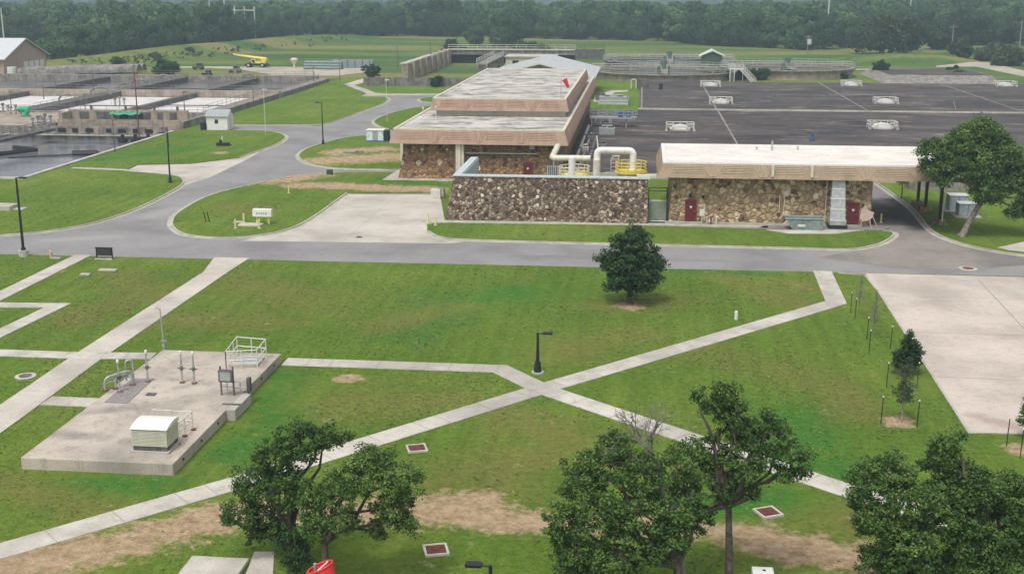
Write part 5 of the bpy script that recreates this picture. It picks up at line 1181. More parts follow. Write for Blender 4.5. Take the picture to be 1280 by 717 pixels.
m = MB(); m.box((-.55, -.93, .3), (.25, -.9, 1.7)); m.build('door', M_GREY, t, False); m = MB(); m.box((1.1, -.85, .2), (1.75, .85, 1.7)); m.build('engine_end', M_DARK, t, False)
m = MB(); m.box((-1.6, -1, .02), (1.8, 1, .25)); m.build('base', M_BLUE, t, False); m = MB(); m.box((-1.6, -1, 1.75), (1.2, 1, 1.85)); m.build('roof', M_WHITE, t, False)
m = MB(); q = G(520, 179); m.cyl((0, 0), .2, 0, 1.2, 8); 
for (px, py, w_, lab) in ((545, 248, 1.1, 'cream utility box nearest the enclosure on the concrete drive'), (552, 247, .7, 'grey utility box between the cream one and the enclosure')):
    t = T('utility_box', lab, 'box', G(px, py)); m = MB(); m.box((-w_/2, -.4, 0), (w_/2, .4, 1.05)); m.build('body', M_CREAM if w_ > 1 else M_WALLC, t, False, bevel=.03)
    m = MB(); m.box((-w_*.35, -.43, .2), (w_*.35, -.4, .9)); m.build('door', M_RAIL, t, False)
m = MB(); m.cyl((0, 0), .12, 0, .55, 8); m.dome((0, 0), .12, .08, .55, 8, 3); tag(m.build('white_marker', M_WHITE, world=False, loc=G(920, 399)), 'tiny white marker post in the lawn above the long diagonal path', 'marker')
m = MB(); m.box((-1.2, -.6, 0), (.5, .5, .25)); m.box((.5, -.3, 0), (1.5, .4, .4)); tag(m.build('concrete_rubble', M_WALLC, world=False, loc=G(440, 192)), 'pale slab lying in the bare dirt of the island', 'slab')
# things in front of the long stone building
t = T('container_hopper', 'grey green steel container with a slanted chute end on the apron', 'container', G(1005, 287.5)); t.scale = (.8,)*3
m = MB(); m.add([(-3.7+1.3, -.9, 1.55), (-1.4, -.9, .15), (2.1, -.9, .15), (2.1, -.9, 1.55), (-3.7+1.3, .9, 1.55), (-1.4, .9, .15), (2.1, .9, .15), (2.1, .9, 1.55)], [(0, 1, 2, 3), (7, 6, 5, 4), (1, 5, 6, 2), (0, 4, 5, 1), (2, 6, 7, 3)]); m.add([(-2.3, -.8, 1.3), (2.0, -.8, 1.3), (2.0, .8, 1.3), (-2.3, .8, 1.3)], [(0, 1, 2, 3)])
for x in (-1.35, -.3, .75, 1.9): m.box((x, -1.0, .15), (x+.1, -.9, 1.55))
m.build('body', M_TEAL, t, False); m = MB(); m.box((-.9, -1.02, .6), (.0, -1.0, .9)); m.build('plate', M_RAIL, t, False); m = MB(); m.box((-1.2, -.8, 0), (1.9, .8, .15)); m.build('skid', M_DARK, t, False)
m = MB(); m.box((-2.4, -1.0, 1.5), (2.15, -.88, 1.62)); m.box((-2.4, .88, 1.5), (2.15, 1.0, 1.62)); m.build('rim', M_GREY, t, False)
q = PY(1044, 282, 117.7)
t = T('air_duct', 'tall silver square air duct rising up the brown stone wall', 'duct', (q[0], 117.6, 0))
m = MB(); m.frust((-.72, -1.1), (.72, .15), (-.6, -.35), (.6, .3), 1.0, 4.7); m.build('duct', M_GALV, t, False)
m = MB(); m.box((-.8, -1.5, .45), (.8, .1, 1.0)); m.build('elbow', M_GALV, t, False, bevel=.08)
for z in (1.9, 2.9, 3.8):
    m = MB(); f = (z-1)/3.7; m.box((-.75+.12*f, -1.14+.75*f, z), (.75-.12*f, .16, z+.07)); m.build('seam_band', M_WHITE, t, False)
m = MB(); m.box((-.85, -1.5, .15), (.9, .2, .45)); m.build('outlet', M_DARK, t, False)
q = G(1082, 284)
t = T('leaning_board', 'pale pink angular board on thin legs right of the maroon door', 'board', (q[0], 117.2, 0)); t.scale = (.8,)*3
m = MB(); m.add([(-.95, 0, 1.2), (-.2, -.1, .95), (.55, 0, 1.35), (.75, .1, 2.0), (.1, .1, 2.2), (-.35, .1, 2.9), (-.8, .1, 2.3)]+[(-.95, .12, 1.2), (-.2, .02, .95), (.55, .12, 1.35), (.75, .22, 2.0), (.1, .22, 2.2), (-.35, .22, 2.9), (-.8, .22, 2.3)],
     [(0, 1, 2, 3, 4, 5, 6), (13, 12, 11, 10, 9, 8, 7)]+[(k, k+7, (k+1) % 7+7, (k+1) % 7) for k in range(7)]); m.build('panel', M_PINK, t, False)
for a_, b_ in (((-.6, 0, 1.1), (-.85, -.2, 0)), ((.2, 0, 1.2), (.5, -.3, 0)), ((.6, .1, 1.5), (1.2, -.1, .2))): m = MB(); m.tube([a_, b_], .05, 6); m.build('leg', M_PINK, t, False)
t = T('gas_meter', 'white meter box with pipes beside the left maroon door', 'meter', PY(877, 281, 117.5)[:2]+(0,))
m = MB(); m.box((-.25, -.15, .9), (.25, .1, 1.55)); m.build('box', M_RAIL, t, False, bevel=.02); m = MB(); m.cyl((0, 0), .05, 0, .9, 8); m.cyl((.18, .05), .05, 1.55, 2.1, 8); m.build('pipe', M_CREAM, t, False)
for px, mt, lab in ((883.5, M_PINK, 'rusty short standpipe, left of the trio by the stone wall'), (888.5, M_RUST, 'rusty short standpipe, middle of the trio by the stone wall'), (895, M_CREAM, 'cream short standpipe, right of the trio by the stone wall')):
    t = T('standpipe', lab, 'pipe', PY(px, 281, 117.4)[:2]+(0,), 0, 'standpipes at the stone wall'); m = MB(); m.tube(elbow([(0, 0, 0), (0, 0, .85), (.2, 0, .85)], 4), .08, 8); m.build('pipe', mt, t, False)
def transformer(q, w, d, h, label):
    t = T('transformer_box', label, 'transformer', q, .0); m = MB(); m.box((-w/2, -d/2, .12), (w/2, d/2, h)); m.build('cabinet', plain('pale grey cabinet', (.34, .39, .43), .5), t, False, bevel=.04)
    m = MB(); m.box((-w/2-.05, -d/2-.05, h), (w/2+.05, d/2+.05, h+.08)); m.build('lid', M_METR, t, False); m = MB(); m.box((-w/2-.4, -d/2-.4, 0), (w/2+.4, d/2+.4, .12)); m.build('plinth', M_CONC, t, False)
    m = MB(); m.box((-.02, -d/2-.02, .2), (.02, -d/2, h-.1)); m.build('door_seam', M_DARK, t, False)
transformer(G(1195, 263), 1.9, 1.6, 1.65, 'taller pale grey transformer cabinet behind the leaning tree trunk')
transformer(G(1207, 270), 1.8, 1.5, 1.35, 'lower pale grey transformer cabinet in front, beside the tree trunk')
m = MB(); m.rail([(-1.5, -1.0, 0), (2.4, -1.0, 0)], .35, .08, 1.3, (1.,)); tag(m.build('bumper_rail', M_WALLC, world=False, loc=G(1190, 267)), 'low rail in front of the transformer cabinets', 'rail')
t = T('retaining_wall', 'low grey wall with pale top seen under the canopy at the right', 'wall', G(1172, 238))
m = MB(); m.box((-3.2, 0, 0), (3.5, 2.5, 1.2)); m.build('wall', M_WALLC, t, False); m = MB(); m.box((-3.4, -.1, 1.2), (3.7, 2.6, 1.35)); m.build('cap', M_CONC, t, False)
# stakes beside the young trees
stake = None
for i, (px, pb, lab) in enumerate([(1063, 391, 'thin dark stake left of the bare saplings'), (1068.5, 399, 'thin pale topped stake just right of the left stake'), (1083.5, 424, 'thin stake left of the second bare sapling'), (1086, 441, 'dark stake with pale top, lowest of the upper stakes'),
                             (1113, 436, 'thin stake left of the dark green sapling'), (1108, 484, 'dark stake at the upper left of the grey green sapling'), (1146, 484, 'dark stake between the dark sapling and the concrete yard'),
                             (1101, 529, 'dark stake at the lower left of the grey green sapling'), (1146, 534, 'dark stake at the lower right of the grey green sapling'), (1258, 557, 'thin dark stake near the corner of the concrete yard'), (1275, 572, 'dark white topped stake at the right frame edge')]):
    if stake is None:
        stake = T('tree_stake', lab, 'stake', G(px, pb), 0, 'stakes round the young trees')
        m = MB(); m.tube([(0, 0, 0), (.03, 0, 1.5)], .026, 6); m.build('post', M_BLACK, stake, False); m = MB(); m.cyl((.03, 0), .04, 1.48, 1.56, 8); m.build('cap', M_WHITE, stake, False)
    else: again(stake, G(px, pb), lab)
# windsocks
def windsock(top, L, r0, r1, d, label, pole_base):
    t = T('windsock', label, 'windsock', (pole_base[0], pole_base[1], pole_base[2])); h = top[2]-pole_base[2]; b = np.array((top[0]-pole_base[0], top[1]-pole_base[1], h)); d = np.array(d, float); d /= np.linalg.norm(d)
    m = MB(); m.tube([(0, 0, 0), (0, 0, h)], .045, 8); m.build('pole', M_GALV, t, False)
    m = MB(); s = b+d*.05; n = 10; m.tube([s+d*L*k/n+np.array((0, 0, -.04*L*(k/n)**2)) for k in range(n+1)], [(r0+(r1-r0)*k/n)*(1+.06*math.sin(k*2.3)) for k in range(n+1)], 16, False); m.build('sock', M_WIND, t, False, True)
    m = MB(); a = np.cross(d, (0, 0, 1)); a /= np.linalg.norm(a); c = np.cross(d, a)
    m.tube([s+r0*(a*math.cos(w)+c*math.sin(w)) for w in np.linspace(0, 2*math.pi, 20)], .03, 6); m.build('hoop', M_WIND, t, False); m = MB(); m.tube([s-r0*a*.8-c*.1, s+r0*a*.8-c*.1], .022, 6); m.build('crossbar', M_WHITE, t, False)
windsock(PY(705.5, 99, 158), 1.15, .34, .16, (.5, .1, -1), 'small red windsock hanging on a thin pole above the flat roofs', (PY(701.5, 100, 158)[0], 157.9, 6.2))
w0 = PY(399, 706, 30.2); windsock(w0, 1.5, .38, .2, (.42, -.1, -1), 'red windsock in front of the near oak at the bottom edge', (w0[0]-.15, 30.3, 0))
# ---------------------------------------------------------------- trees
def quads_mesh(name, C, U, V, tint, mat, parent=None, loc=None):
    """one leaf clump = one small bent quad; C centres, U,V half axes"""
    n = len(C); P = np.empty((n, 4, 3)); Nn = np.cross(U, V); Nn /= np.linalg.norm(Nn, axis=1, keepdims=True)+1e-9
    b = .25*np.linalg.norm(U, axis=1, keepdims=True)
    P[:, 0] = C-U-Nn*b; P[:, 1] = C-V; P[:, 2] = C+U-Nn*b; P[:, 3] = C+V
    me = bpy.data.meshes.new(name); me.vertices.add(4*n); me.vertices.foreach_set('co', P.reshape(-1).astype(np.float32))
    me.loops.add(4*n); me.loops.foreach_set('vertex_index', np.arange(4*n, dtype=np.int32))
    me.polygons.add(n); me.polygons.foreach_set('loop_start', np.arange(0, 4*n, 4, dtype=np.int32))
    at = me.attributes.new('tint', 'FLOAT', 'POINT'); at.data.foreach_set('value', np.repeat(tint, 4).astype(np.float32))
    me.update(calc_edges=True); me.materials.append(mat); o = bpy.data.objects.new(name, me); COL.objects.link(o)
    if parent: o.parent = parent
    if loc is not None: o.location = loc
    return o
def rand_dir(n): v = rng.normal(size=(n, 3)); return v/np.linalg.norm(v, axis=1, keepdims=True)
def leaf_cloud(blobs, n_clump, n_leaf, size, cr, squash=.8, flat=.35, outw=.55, shell=.45):
    """blobs (x,y,z,r): clumps on and inside each blob, leaves round each clump"""
    vol = np.array([b[3]**2.2 for b in blobs]); cnt = np.maximum(3, (n_clump*vol/vol.sum()).astype(int)); CC = []; K = []
    for b, c in zip(blobs, cnt):
        d = rand_dir(c); rr = b[3]*rng.uniform(shell, 1.12, (c, 1))**.7; rr *= rng.uniform(.85, 1.15, (c, 1)); p = np.array(b[:3])+d*rr*(1, 1, squash); CC.append(p); K.append(np.clip(rng.uniform(-.1, 1, c)+(p[:, 2]-b[2])/(b[3]+1e-6)*.15, 0, 1))
    CC = np.concatenate(CC); K = np.concatenate(K); m = len(CC)
    crs = cr*rng.uniform(.6, 1.4, (m, 1, 1))
    ld = rand_dir(m*n_leaf).reshape(m, n_leaf, 3); L = CC[:, None, :]+ld*rng.uniform(.1, 1.15, (m, n_leaf, 1))**.6*crs*(1, 1, .75); L = L.reshape(-1, 3)
    n = len(L); nd = rand_dir(n)*.7+ld.reshape(-1, 3)*outw; nd[:, 2] += flat; nd /= np.linalg.norm(nd, axis=1, keepdims=True)
    u = np.cross(nd, rand_dir(n)); u /= np.linalg.norm(u, axis=1, keepdims=True)+1e-9; v = np.cross(nd, u); s = size*rng.uniform(.6, 1.35, (n, 1))
    tint = np.clip(np.repeat(K, n_leaf)*.7+rng.uniform(0, .3, n), 0, 1)
    return L, u*s, v*s*.62, tint, CC
def limb(m, a, b, r0, r1, wob=.12, n=5):
    a, b = np.array(a, float), np.array(b, float); L = np.linalg.norm(b-a); pts = []
    for k in range(n+1):
        u = k/n; p = a+(b-a)*u+np.array((0, 0, L*.10*math.sin(u*math.pi)))
        if 0 < k < n: p = p+rng.normal(size=3)*L*wob*.35
        pts.append(p)
    m.tube(pts, [r0+(r1-r0)*k/n for k in range(n+1)], 7); return pts
def tree(name, label, cat, base, fork, blobs, r=.22, clumps=260, leaves=60, size=.085, cr=.38, mat=None, bark=None, group=None, twigs=130, squash=.85, lean=(0, 0), crown='crown'):
    """base on the ground; blobs are relative to it; limbs run trunk > fork > blob centre > clump"""
    t = T(name, label, cat, base, 0, group); mat = mat or M_LEAF; bark = bark or M_BARK
    m = MB(); f = np.array(fork, float); b0 = np.array((0, 0, -.05))
    m.tube([b0, b0+(f-b0)*.08, b0+(f-b0)*.45+rng.normal(size=3)*.05, f], [r*1.5, r*1.05, r*.9, r*.72], 10)
    L, u, v, ti, CC = leaf_cloud(blobs, clumps, leaves, size, cr, squash)
    for b in blobs:
        c = np.array(b[:3]); st = f if np.linalg.norm(c-f) < 99 else f
        limb(m, st, c, r*.6, r*.16)
    idx = rng.choice(len(CC), min(twigs, len(CC)), replace=False)
    for i in idx:
        c = CC[i]; k = int(np.argmin([np.linalg.norm(c-np.array(b[:3])) for b in blobs])); limb(m, blobs[k][:3], c, r*.14, r*.03, n=3)
    m.build('trunk', bark, t, False, True); quads_mesh(crown, L, u, v, ti, mat, t); return t
def rel(base, lst):
    """blobs given where they are seen (px, py, depth offset, radius) turned into offsets from the base"""
    out = []
    for px, py, dy, r in lst:
        p = PY(px, py, base[1]+dy); out.append((p[0]-base[0], dy, p[2], r*1.12))
    return out
B1 = (-11.9, 42.0, 0)
tree('oak_tree', 'near oak with rounded crown and dark trunk behind the red windsock', 'tree', B1, (.0, .1, 1.75),
     rel(B1, [(470, 575, .3, .75), (500, 600, 0, .75), (440, 600, -.5, .8), (490, 635, .2, .7), (400, 620, .4, .8), (430, 650, -.6, .55), (395, 655, .2, .6), (512, 655, 0, .4), (470, 660, .5, .4)]), .17, 460, 44, .058, .23)
B2 = (-13.6, 43.6, 0)
tree('oak_tree', 'near left oak with the taller dark crown over the grey walk', 'tree', B2, (-.1, 0, 1.5),
     rel(B2, [(375, 550, 0, .85), (345, 570, .3, .8), (405, 545, 0, .55), (320, 605, .4, .85), (300, 640, 0, .65), (355, 610, -.3, .85), (340, 650, .4, .8), (365, 680, 0, .6), (428, 548, .2, .35), (320, 665, .5, .5)]), .17, 520, 44, .058, .23)
m = MB(); 
L, u, v, ti, CC = leaf_cloud([(0, 0, .8, .5), (-.3, .2, 1.5, .35), (.1, 0, 2.0, .25)], 40, 50, .06, .22)
t = T('shrub', 'small dark shrub under the near oaks', 'shrub', (-13.25, 42.6, 0)); quads_mesh('foliage', L, u, v, ti, M_LEAF2, t); m = MB(); m.tube([(0, 0, 0), (0, 0, 1.7)], [.04, .02], 6); m.build('stem', M_BARK, t, False)
B3 = (2.05, 41.2, 0)
tree('oak_tree', 'wide bushy near oak with dead branches rising behind its crown', 'tree', B3, (-.3, .2, 1.9),
     rel(B3, [(725, 600, .3, .8), (765, 580, .5, .8), (810, 590, .8, .8), (700, 650, 0, .7), (745, 640, -.3, .95), (800, 640, 0, 1.0), (845, 640, .4, .8), (720, 690, .2, .85), (775, 690, -.4, 1.), (830, 680, -.2, .7), (690, 668, .2, .3), (860, 610, 1., .7), (720, 720, 0, .8), (770, 555, 1., .55), (845, 585, .8, .6), (735, 575, .6, .5)]), .20, 760, 46, .060, .24)
B4 = (3.9, 43.6, 0)
tree('oak_tree', 'tall slender near oak with a forked pale trunk and layered crown', 'tree', B4, (-.15, 0, 3.4),
     rel(B4, [(905, 490, 0, .5), (893, 508, .3, .45), (920, 520, 0, .55), (955, 545, .2, .8), (990, 570, .3, .6), (935, 575, -.3, .75), (978, 592, 0, .4), (890, 560, .3, .6), (910, 610, .3, .65), (940, 615, -.2, .3), (880, 640, .5, .45), (925, 540, .5, .6), (965, 520, 0, .35), (870, 490, 0, .3), (875, 585, .4, .55), (862, 618, .4, .5), (868, 655, .4, .45), (850, 560, .5, .35), (1000, 585, .2, .3)]), .17, 520, 44, .060, .23, bark=M_BARK)
t = T('dead_tree', 'bare grey dead limbs standing above the bushy near oak', 'tree', (2.2, 42.0, 0))
m = MB(); top = PY(812, 560, 42.0); a = np.array((0, 0, 0.)); b = np.array((top[0]-2.2, 0, top[2])); pts = limb(m, a, b, .13, .09, .05)
def twig(m, p, d, L, r, depth):
    q = p+d*L; pts = [p, p+d*L*.5+rng.normal(size=3)*L*.08, q]; m.tube(pts, [r, r*.8, r*.6], 5, False)
    if depth == 0: return
    for _ in range(3):
        e = d+rng.normal(size=3)*.55; e[2] += .12; e /= np.linalg.norm(e); twig(m, p+(q-p)*rng.uniform(.5, 1), e, L*rng.uniform(.55, .8), r*.55, depth-1)
for d in ((-.7, 0, .7), (.05, 0, 1), (-1, .1, .25), (-.4, .2, .6), (.1, -.2, .9)):
    d = np.array(d, float); d /= np.linalg.norm(d); twig(m, b-np.array((0, 0, rng.uniform(0, .6))), d, .95, .05, 4)
b2 = PY(838, 600, 43.5); twig(m, np.array((b2[0]-2.2, -.3, b2[2]-.4)), np.array((.85, 0, .5)), .7, .035, 2)
m.build('branches', M_TWIG, t, False)
B5 = (10.6, 42.6, 0)
tree('oak_tree', 'dark bushy near oak left of the pair in the lower right corner', 'tree', B5, (0, 0, 1.6),
     rel(B5, [(1080, 600, .3, .6), (1110, 590, .5, .8), (1140, 620, 0, .9), (1095, 650, 0, .8), (1140, 680, -.4, .9), (1100, 700, 0, .7), (1075, 625, .2, .4), (1170, 650, .6, .8), (1130, 720, -.3, .9)]), .19, 560, 48, .060, .24, mat=M_LEAF)
B6 = (13.6, 43.6, 0)
tree('oak_tree', 'taller near oak with a raised top at the lower right corner', 'tree', B6, (0, 0, 1.8),
     rel(B6, [(1178, 565, .2, .5), (1190, 550, 0, .4), (1165, 585, .3, .5), (1205, 595, .3, .7), (1225, 610, 0, .8), (1260, 620, .3, .8), (1200, 640, -.3, .9), (1245, 660, 0, 1.), (1285, 650, .2, .9), (1210, 690, -.3, .9), (1260, 700, 0, .9), (1170, 710, 0, .8), (1180, 610, 0, .6), (1290, 610, .4, .6)]), .2, 780, 48, .060, .25, mat=M_LEAF)
B7 = G(788, 379)
tree('elm_tree', 'round dense dark tree alone on the middle lawn beside the road', 'tree', B7, (0, 0, 1.0),
     [(0, 0, 2.3, 1.7), (-1.15, 0, 2.6, 1.35), (1.15, .1, 2.6, 1.4), (0, .9, 2.6, 1.4), (0, -.9, 2.6, 1.4), (-.7, 0, 3.8, 1.35), (.75, .1, 3.8, 1.35), (0, 0, 4.7, 1.25), (.1, 0, 5.5, .65), (-.2, 0, 3.2, 1.9), (-1.7, 0, 3.2, .8), (1.75, 0, 3.3, .8), (1.4, .2, 1.6, .6), (-1.3, -.3, 1.5, .6), (.5, 0, 5.0, .6), (-.9, 0, 4.7, .5)], .24, 560, 46, .095, .36, mat=M_LEAF2, squash=.95)
B8 = G(1202, 295)
tree('oak_tree', 'large spreading tree with leaning pale trunk shading the driveway', 'tree', B8, (1.6, 0, 3.6),
     rel(B8, [(1190, 185, 0, 1.5), (1225, 165, .5, 1.4), (1165, 190, .5, 1.1), (1212, 205, -.5, 1.8), (1250, 195, 0, 1.7), (1270, 225, .3, 1.5), (1235, 235, -.4, 1.5), (1180, 215, 0, 1.2), (1285, 255, 0, 1.1), (1268, 265, .2, .7), (1208, 180, 0, 1.5), (1155, 205, .8, .6), (1300, 220, 0, 1.5), (1243, 175, 0, 1.0)]), .30, 900, 60, .11, .55, bark=M_BARKP)
B9 = G(1150, 268)
t_ = tree('young_tree', 'small grey green tree beside the canopy posts', 'tree', (28.6, 134, 0), (0, 0, 1.8), [(0, 0, 2.6, .8), (.2, 0, 3.2, .7), (-.4, 0, 3.0, .5)], .07, 60, 40, .08, .3, mat=M_LEAF3, twigs=20)
tree('young_tree', 'dark green pointed sapling at the edge of the concrete yard', 'tree', G(1133, 467), (0, 0, .6), [(0, 0, 1.0, .75), (-.25, 0, .9, .6), (.3, 0, 1.2, .6), (.05, 0, 1.7, .55), (.1, 0, 2.2, .42), (.12, 0, 2.6, .22)], .06, 150, 60, .06, .24, mat=M_LEAF2, twigs=40)
tree('young_tree', 'thin grey green sapling between four stakes', 'tree', G(1127, 527), (0, 0, 1.0), [(0, 0, 1.6, .6), (.1, 0, 2.1, .55), (-.1, 0, 2.7, .42), (0, 0, 3.2, .25)], .05, 75, 26, .05, .24, mat=M_LEAF3, bark=M_BARKP, twigs=60)
B10 = G(1276, 549)
tree('young_tree', 'green sapling cut by the right frame edge', 'tree', (B10[0]+.4, B10[1], 0), (0, 0, .7), [(0, 0, 1.2, .6), (0, 0, 1.8, .45), (-.1, 0, 2.3, .25), (.3, 0, 1.4, .5)], .05, 90, 60, .06, .24, twigs=30)
for px, py, h, lab in ((1073, 395, 3.0, 'bare grey sapling in the strip beside the yard, farther one'), (1092, 420, 3.2, 'bare grey sapling in the strip beside the yard, nearer one')):
    t = T('bare_sapling', lab, 'tree', G(px, py), 0, 'bare saplings'); m = MB(); m.tube([(0, 0, 0), (0, 0, h*.5), (.05, 0, h)], [.035, .025, .01], 6); 
    for k in range(70):
        z = h*rng.uniform(.22, .95); d = rng.normal(size=3); d[2] = abs(d[2])+.9; d /= np.linalg.norm(d); twig(m, np.array((0, 0, z)), d, .45*(1.15-z/h)+.1, .009, 1)
    m.build('branches', M_TWIG, t, False)
# shrubs by the basins and clarifiers
def shrub(px, py, w, h, label, mat=M_LEAF2, n=5, name='shrub', cat='shrub', d=0.):
    q = G(px, py); t = T(name, label, cat, q)
    bl = [(rng.uniform(-.5, .5)*w*.6, rng.uniform(-.3, .3)*w*.5, h*rng.uniform(.3, .68), min(w, h)*.36) for _ in range(n)]+[(0, 0, h*.42, h*.42), (0, 0, h*.75, h*.25)]
    L, u, v, ti, CC = leaf_cloud(bl, 170 if w < 12 else 520, 24 if w < 12 else 34, min(.045*max(w, h), .42), min(.09*max(w, h), 1.3)); L[:, 2] = np.maximum(L[:, 2], .05); quads_mesh('foliage', L, u, v, ti, mat, t)
    m = MB(); m.tube([(0, 0, 0), (0, 0, h*.6)], [.12, .05], 6); m.build('stem', M_BARK, t, False); return t
shrub(203, 97, 8, 4.6, 'round dark bush behind the rear wall of the grey tanks')
shrub(465, 99.5, 4.2, 4.0, 'dark bush at the corner of the tall basin wall', name='young_tree', cat='tree')
shrub(544, 109, 3.2, 2.6, 'small dark bush in front of the ribbed fence')
shrub(562, 66, 9, 4.5, 'dark bush at the far corner of the tall basin wall')
shrub(574, 67.5, 7, 2.5, 'lower bush right of the far wall corner')
shrub(664, 68, 16, 3.6, 'dark creeper mass on the far railed wall'); shrub(680, 70, 10, 3.5, 'dark creeper mass at the right end of the far railed wall')
for i, px in enumerate((884, 896, 908)): shrub(px, 100.5, 3.6, 2.4, ('clipped dark hedge bush below the round tank, left one', 'clipped dark hedge bush below the round tank, middle one', 'clipped dark hedge bush below the stairs')[i])
for i, px in enumerate((925, 935, 946, 954)): shrub(px, 100.5, 3.6, 3.0, ('dark hedge bush right of the stairs, first of four', 'dark hedge bush right of the stairs, second of four', 'dark hedge bush right of the stairs, third of four', 'dark hedge bush right of the stairs, nearest the tan round wall')[i])
shrub(1056, 99, 2.2, 1.8, 'tiny bush at the foot of the right round tank')
shrub(1101, 95, 4.4, 4.2, 'upright green bush left of the grey retaining wall')
shrub(1186, 95, 4, 2.2, 'low bush beside the retaining wall at the right'); shrub(1200, 98, 7, 1.8, 'grey green brush heap right of the retaining wall', M_LEAF3)
shrub(1194, 91, 1.6, 2.2, 'small round shrub above the brush heap')
shrub(1200, 75, 10, 7, 'round green bush beside the pale track on the right', M_SCRUB); shrub(1240, 77, 16, 5.5, 'spreading scrub right of the pale track bend', M_LEAF3); shrub(1266, 82, 14, 5, 'dark scrub near the right frame edge', M_SCRUB)
shrub(1112, 68, 32, 13, 'big rounded bush clump before the woods at the right', M_SCRUB, 9); shrub(1178, 62, 20, 8, 'dark bush behind the utility pole', M_LEAF2, 7); shrub(1205, 62, 20, 12, 'tall dark bush right of the utility pole', M_LEAF2, 7)
shrub(147, 83, 4, 2.8, 'lone small bush on the grassy levee, left one'); shrub(195, 76, 5, 2.6, 'lone small bush on the grassy levee', M_SCRUB); shrub(236, 70, 5, 3, 'small dark bush on the crest of the levee'); shrub(50, 84, 4, 4, 'dark bush at the corner of the brick barn')

# utility poles and masts
def upole(px, pb, pt, label, r=.16, arm=True, mat=M_BARKP, box=False):
    q = G(px, pb); h = PY(px, pt, q[1])[2]; t = T('utility_pole', label, 'pole', q); m = MB(); m.tube([(0, 0, 0), (0, 0, h)], [r, r*.7], 8); m.build('pole', mat, t, False)
    if arm: m = MB(); m.box((-1.3, -.08, h-.9), (1.3, .08, h-.7)); m.build('crossarm', mat, t, False)
    if box: m = MB(); m.cyl((.5, 0), .75, h*.5, h*.5+1.7, 12); m.build('transformer', M_METR, t, False)
upole(1009, 68, 43, 'pole with a white round unit at the edge of the woods', box=True)
upole(1189, 69, 31, 'utility pole beside the pale track', r=.25); upole(1274, 62, 25, 'utility pole near the right frame edge', r=.25)
def mast(px, d, pt, pb, label, r=.7):
    x, y, _ = PY(px, pb, d); z0 = land(x, d); h = PY(px, pt, d)[2]; t = T('pylon', label, 'pylon', (x, d, 0)); m = MB(); m.tube([(0, 0, z0), (0, 0, h)], [r, r*.6], 8); m.build('mast', M_METR, t, False); return t, h
mast(654, 566, -8, 24, 'tall white mast rising from the woods near the centre', .42); mast(1036, 520, -8, 10, 'tall white mast at the top right of centre', .4); mast(1137, 600, -6, 22, 'tall white mast at the top right', .4)
t, h = mast(281, 470, -6, 18, 'transmission pylon with a long crossarm over the left woods', .45)
m = MB(); 
for dx in (4, 8, 12): m.tube([(dx*1.0, 0, 0), (dx*1.0, 0, PY(300, 8, 470)[2])], .22, 6)
m.box((0, -.2, PY(300, 13, 470)[2]-.2), (12, .2, PY(300, 13, 470)[2]+.2)); m.build('crossarm', M_METR, t, False)
mast(262, 470, -6, 12, 'thin transmission pylon left of the long crossarm', .25)
mast(3, 420, 10, 30, 'thin grey mast among the trees at the far left', .3)

# ---------------------------------------------------------------- the woods
def wood_tree(h, w, n, size, seed):
    """crown of rounded lumps; foliage on the outside of each lump, facing outwards"""
    global rng
    rng = np.random.default_rng(seed); bl = [(0, 0, h*.80, w*.24), (0, 0, h*.35, w*.36)]
    for k in range(11):
        a = rng.uniform(0, 6.28); rr = w*.5*rng.uniform(.2, .75); z = rng.uniform(.34, .80); bl.append((rr*math.cos(a)*(1.25-z*.6), rr*math.sin(a)*(1.25-z*.6), h*z, w*rng.uniform(.14, .24)))
    C, Nn, K = [], [], []
    tot = sum(b[3]**2 for b in bl)
    for b in bl:
        c = int(n*14*b[3]**2/tot)+6; d = rand_dir(c); C.append(np.array(b[:3])+d*b[3]*rng.uniform(.8, 1.12, (c, 1))*(1, 1, .85)); Nn.append(d); K.append(np.full(c, rng.uniform(0, 1)))
    C = np.concatenate(C); nd = np.concatenate(Nn)*1.0+rand_dir(len(C))*.42; nd[:, 2] += .25; nd /= np.linalg.norm(nd, axis=1, keepdims=True)
    u = np.cross(nd, rand_dir(len(C))); u /= np.linalg.norm(u, axis=1, keepdims=True)+1e-9; v = np.cross(nd, u); s_ = size*rng.uniform(.6, 1.3, (len(C), 1))
    return C, u*s_, v*s_*.7, np.concatenate(K)*.35+rng.uniform(0, .2, len(C))
protos = []
h_w = ((12.5, 13), (14.5, 12), (11, 14), (13.5, 15), (9.5, 11), (13, 10), (15.5, 15))
def pip(x, y, poly):
    c = False; j = len(poly)-1
    for i in range(len(poly)):
        if (poly[i][1] > y) != (poly[j][1] > y) and x < (poly[j][0]-poly[i][0])*(y-poly[i][1])/(poly[j][1]-poly[i][1])+poly[i][0]: c = not c
        j = i
    return c
kinds = ['rounded broadleaf tree in the front row of the woods', 'tall broadleaf tree in the front row of the woods', 'wide low broadleaf tree in the front row of the woods', 'large dense broadleaf tree in the front row of the woods',
         'small bushy tree in the front row of the woods', 'narrow upright tree in the front row of the woods', 'very tall spreading tree in the front row of the woods']
for i, (h, w) in enumerate(h_w):
    L, u, v, ti = wood_tree(h, w, 330, .42, 50+i); m = MB(); m.tube([(0, 0, 0), (0, 0, h*.35), (.3, .2, h*.7)], [.35, .28, .12], 7)
    protos.append((L, u, v, ti, m))
rng = np.random.default_rng(11)
PLACE = ['above the brick barn', 'above the crane', 'above the upper flat roof', 'above the far round tank', 'above the right round tank', 'by the utility poles', 'at the far left']
LOOK = ['rounded tree', 'tall tree', 'wide low tree', 'large dense tree', 'small bushy tree', 'narrow upright tree', 'very tall spreading tree']
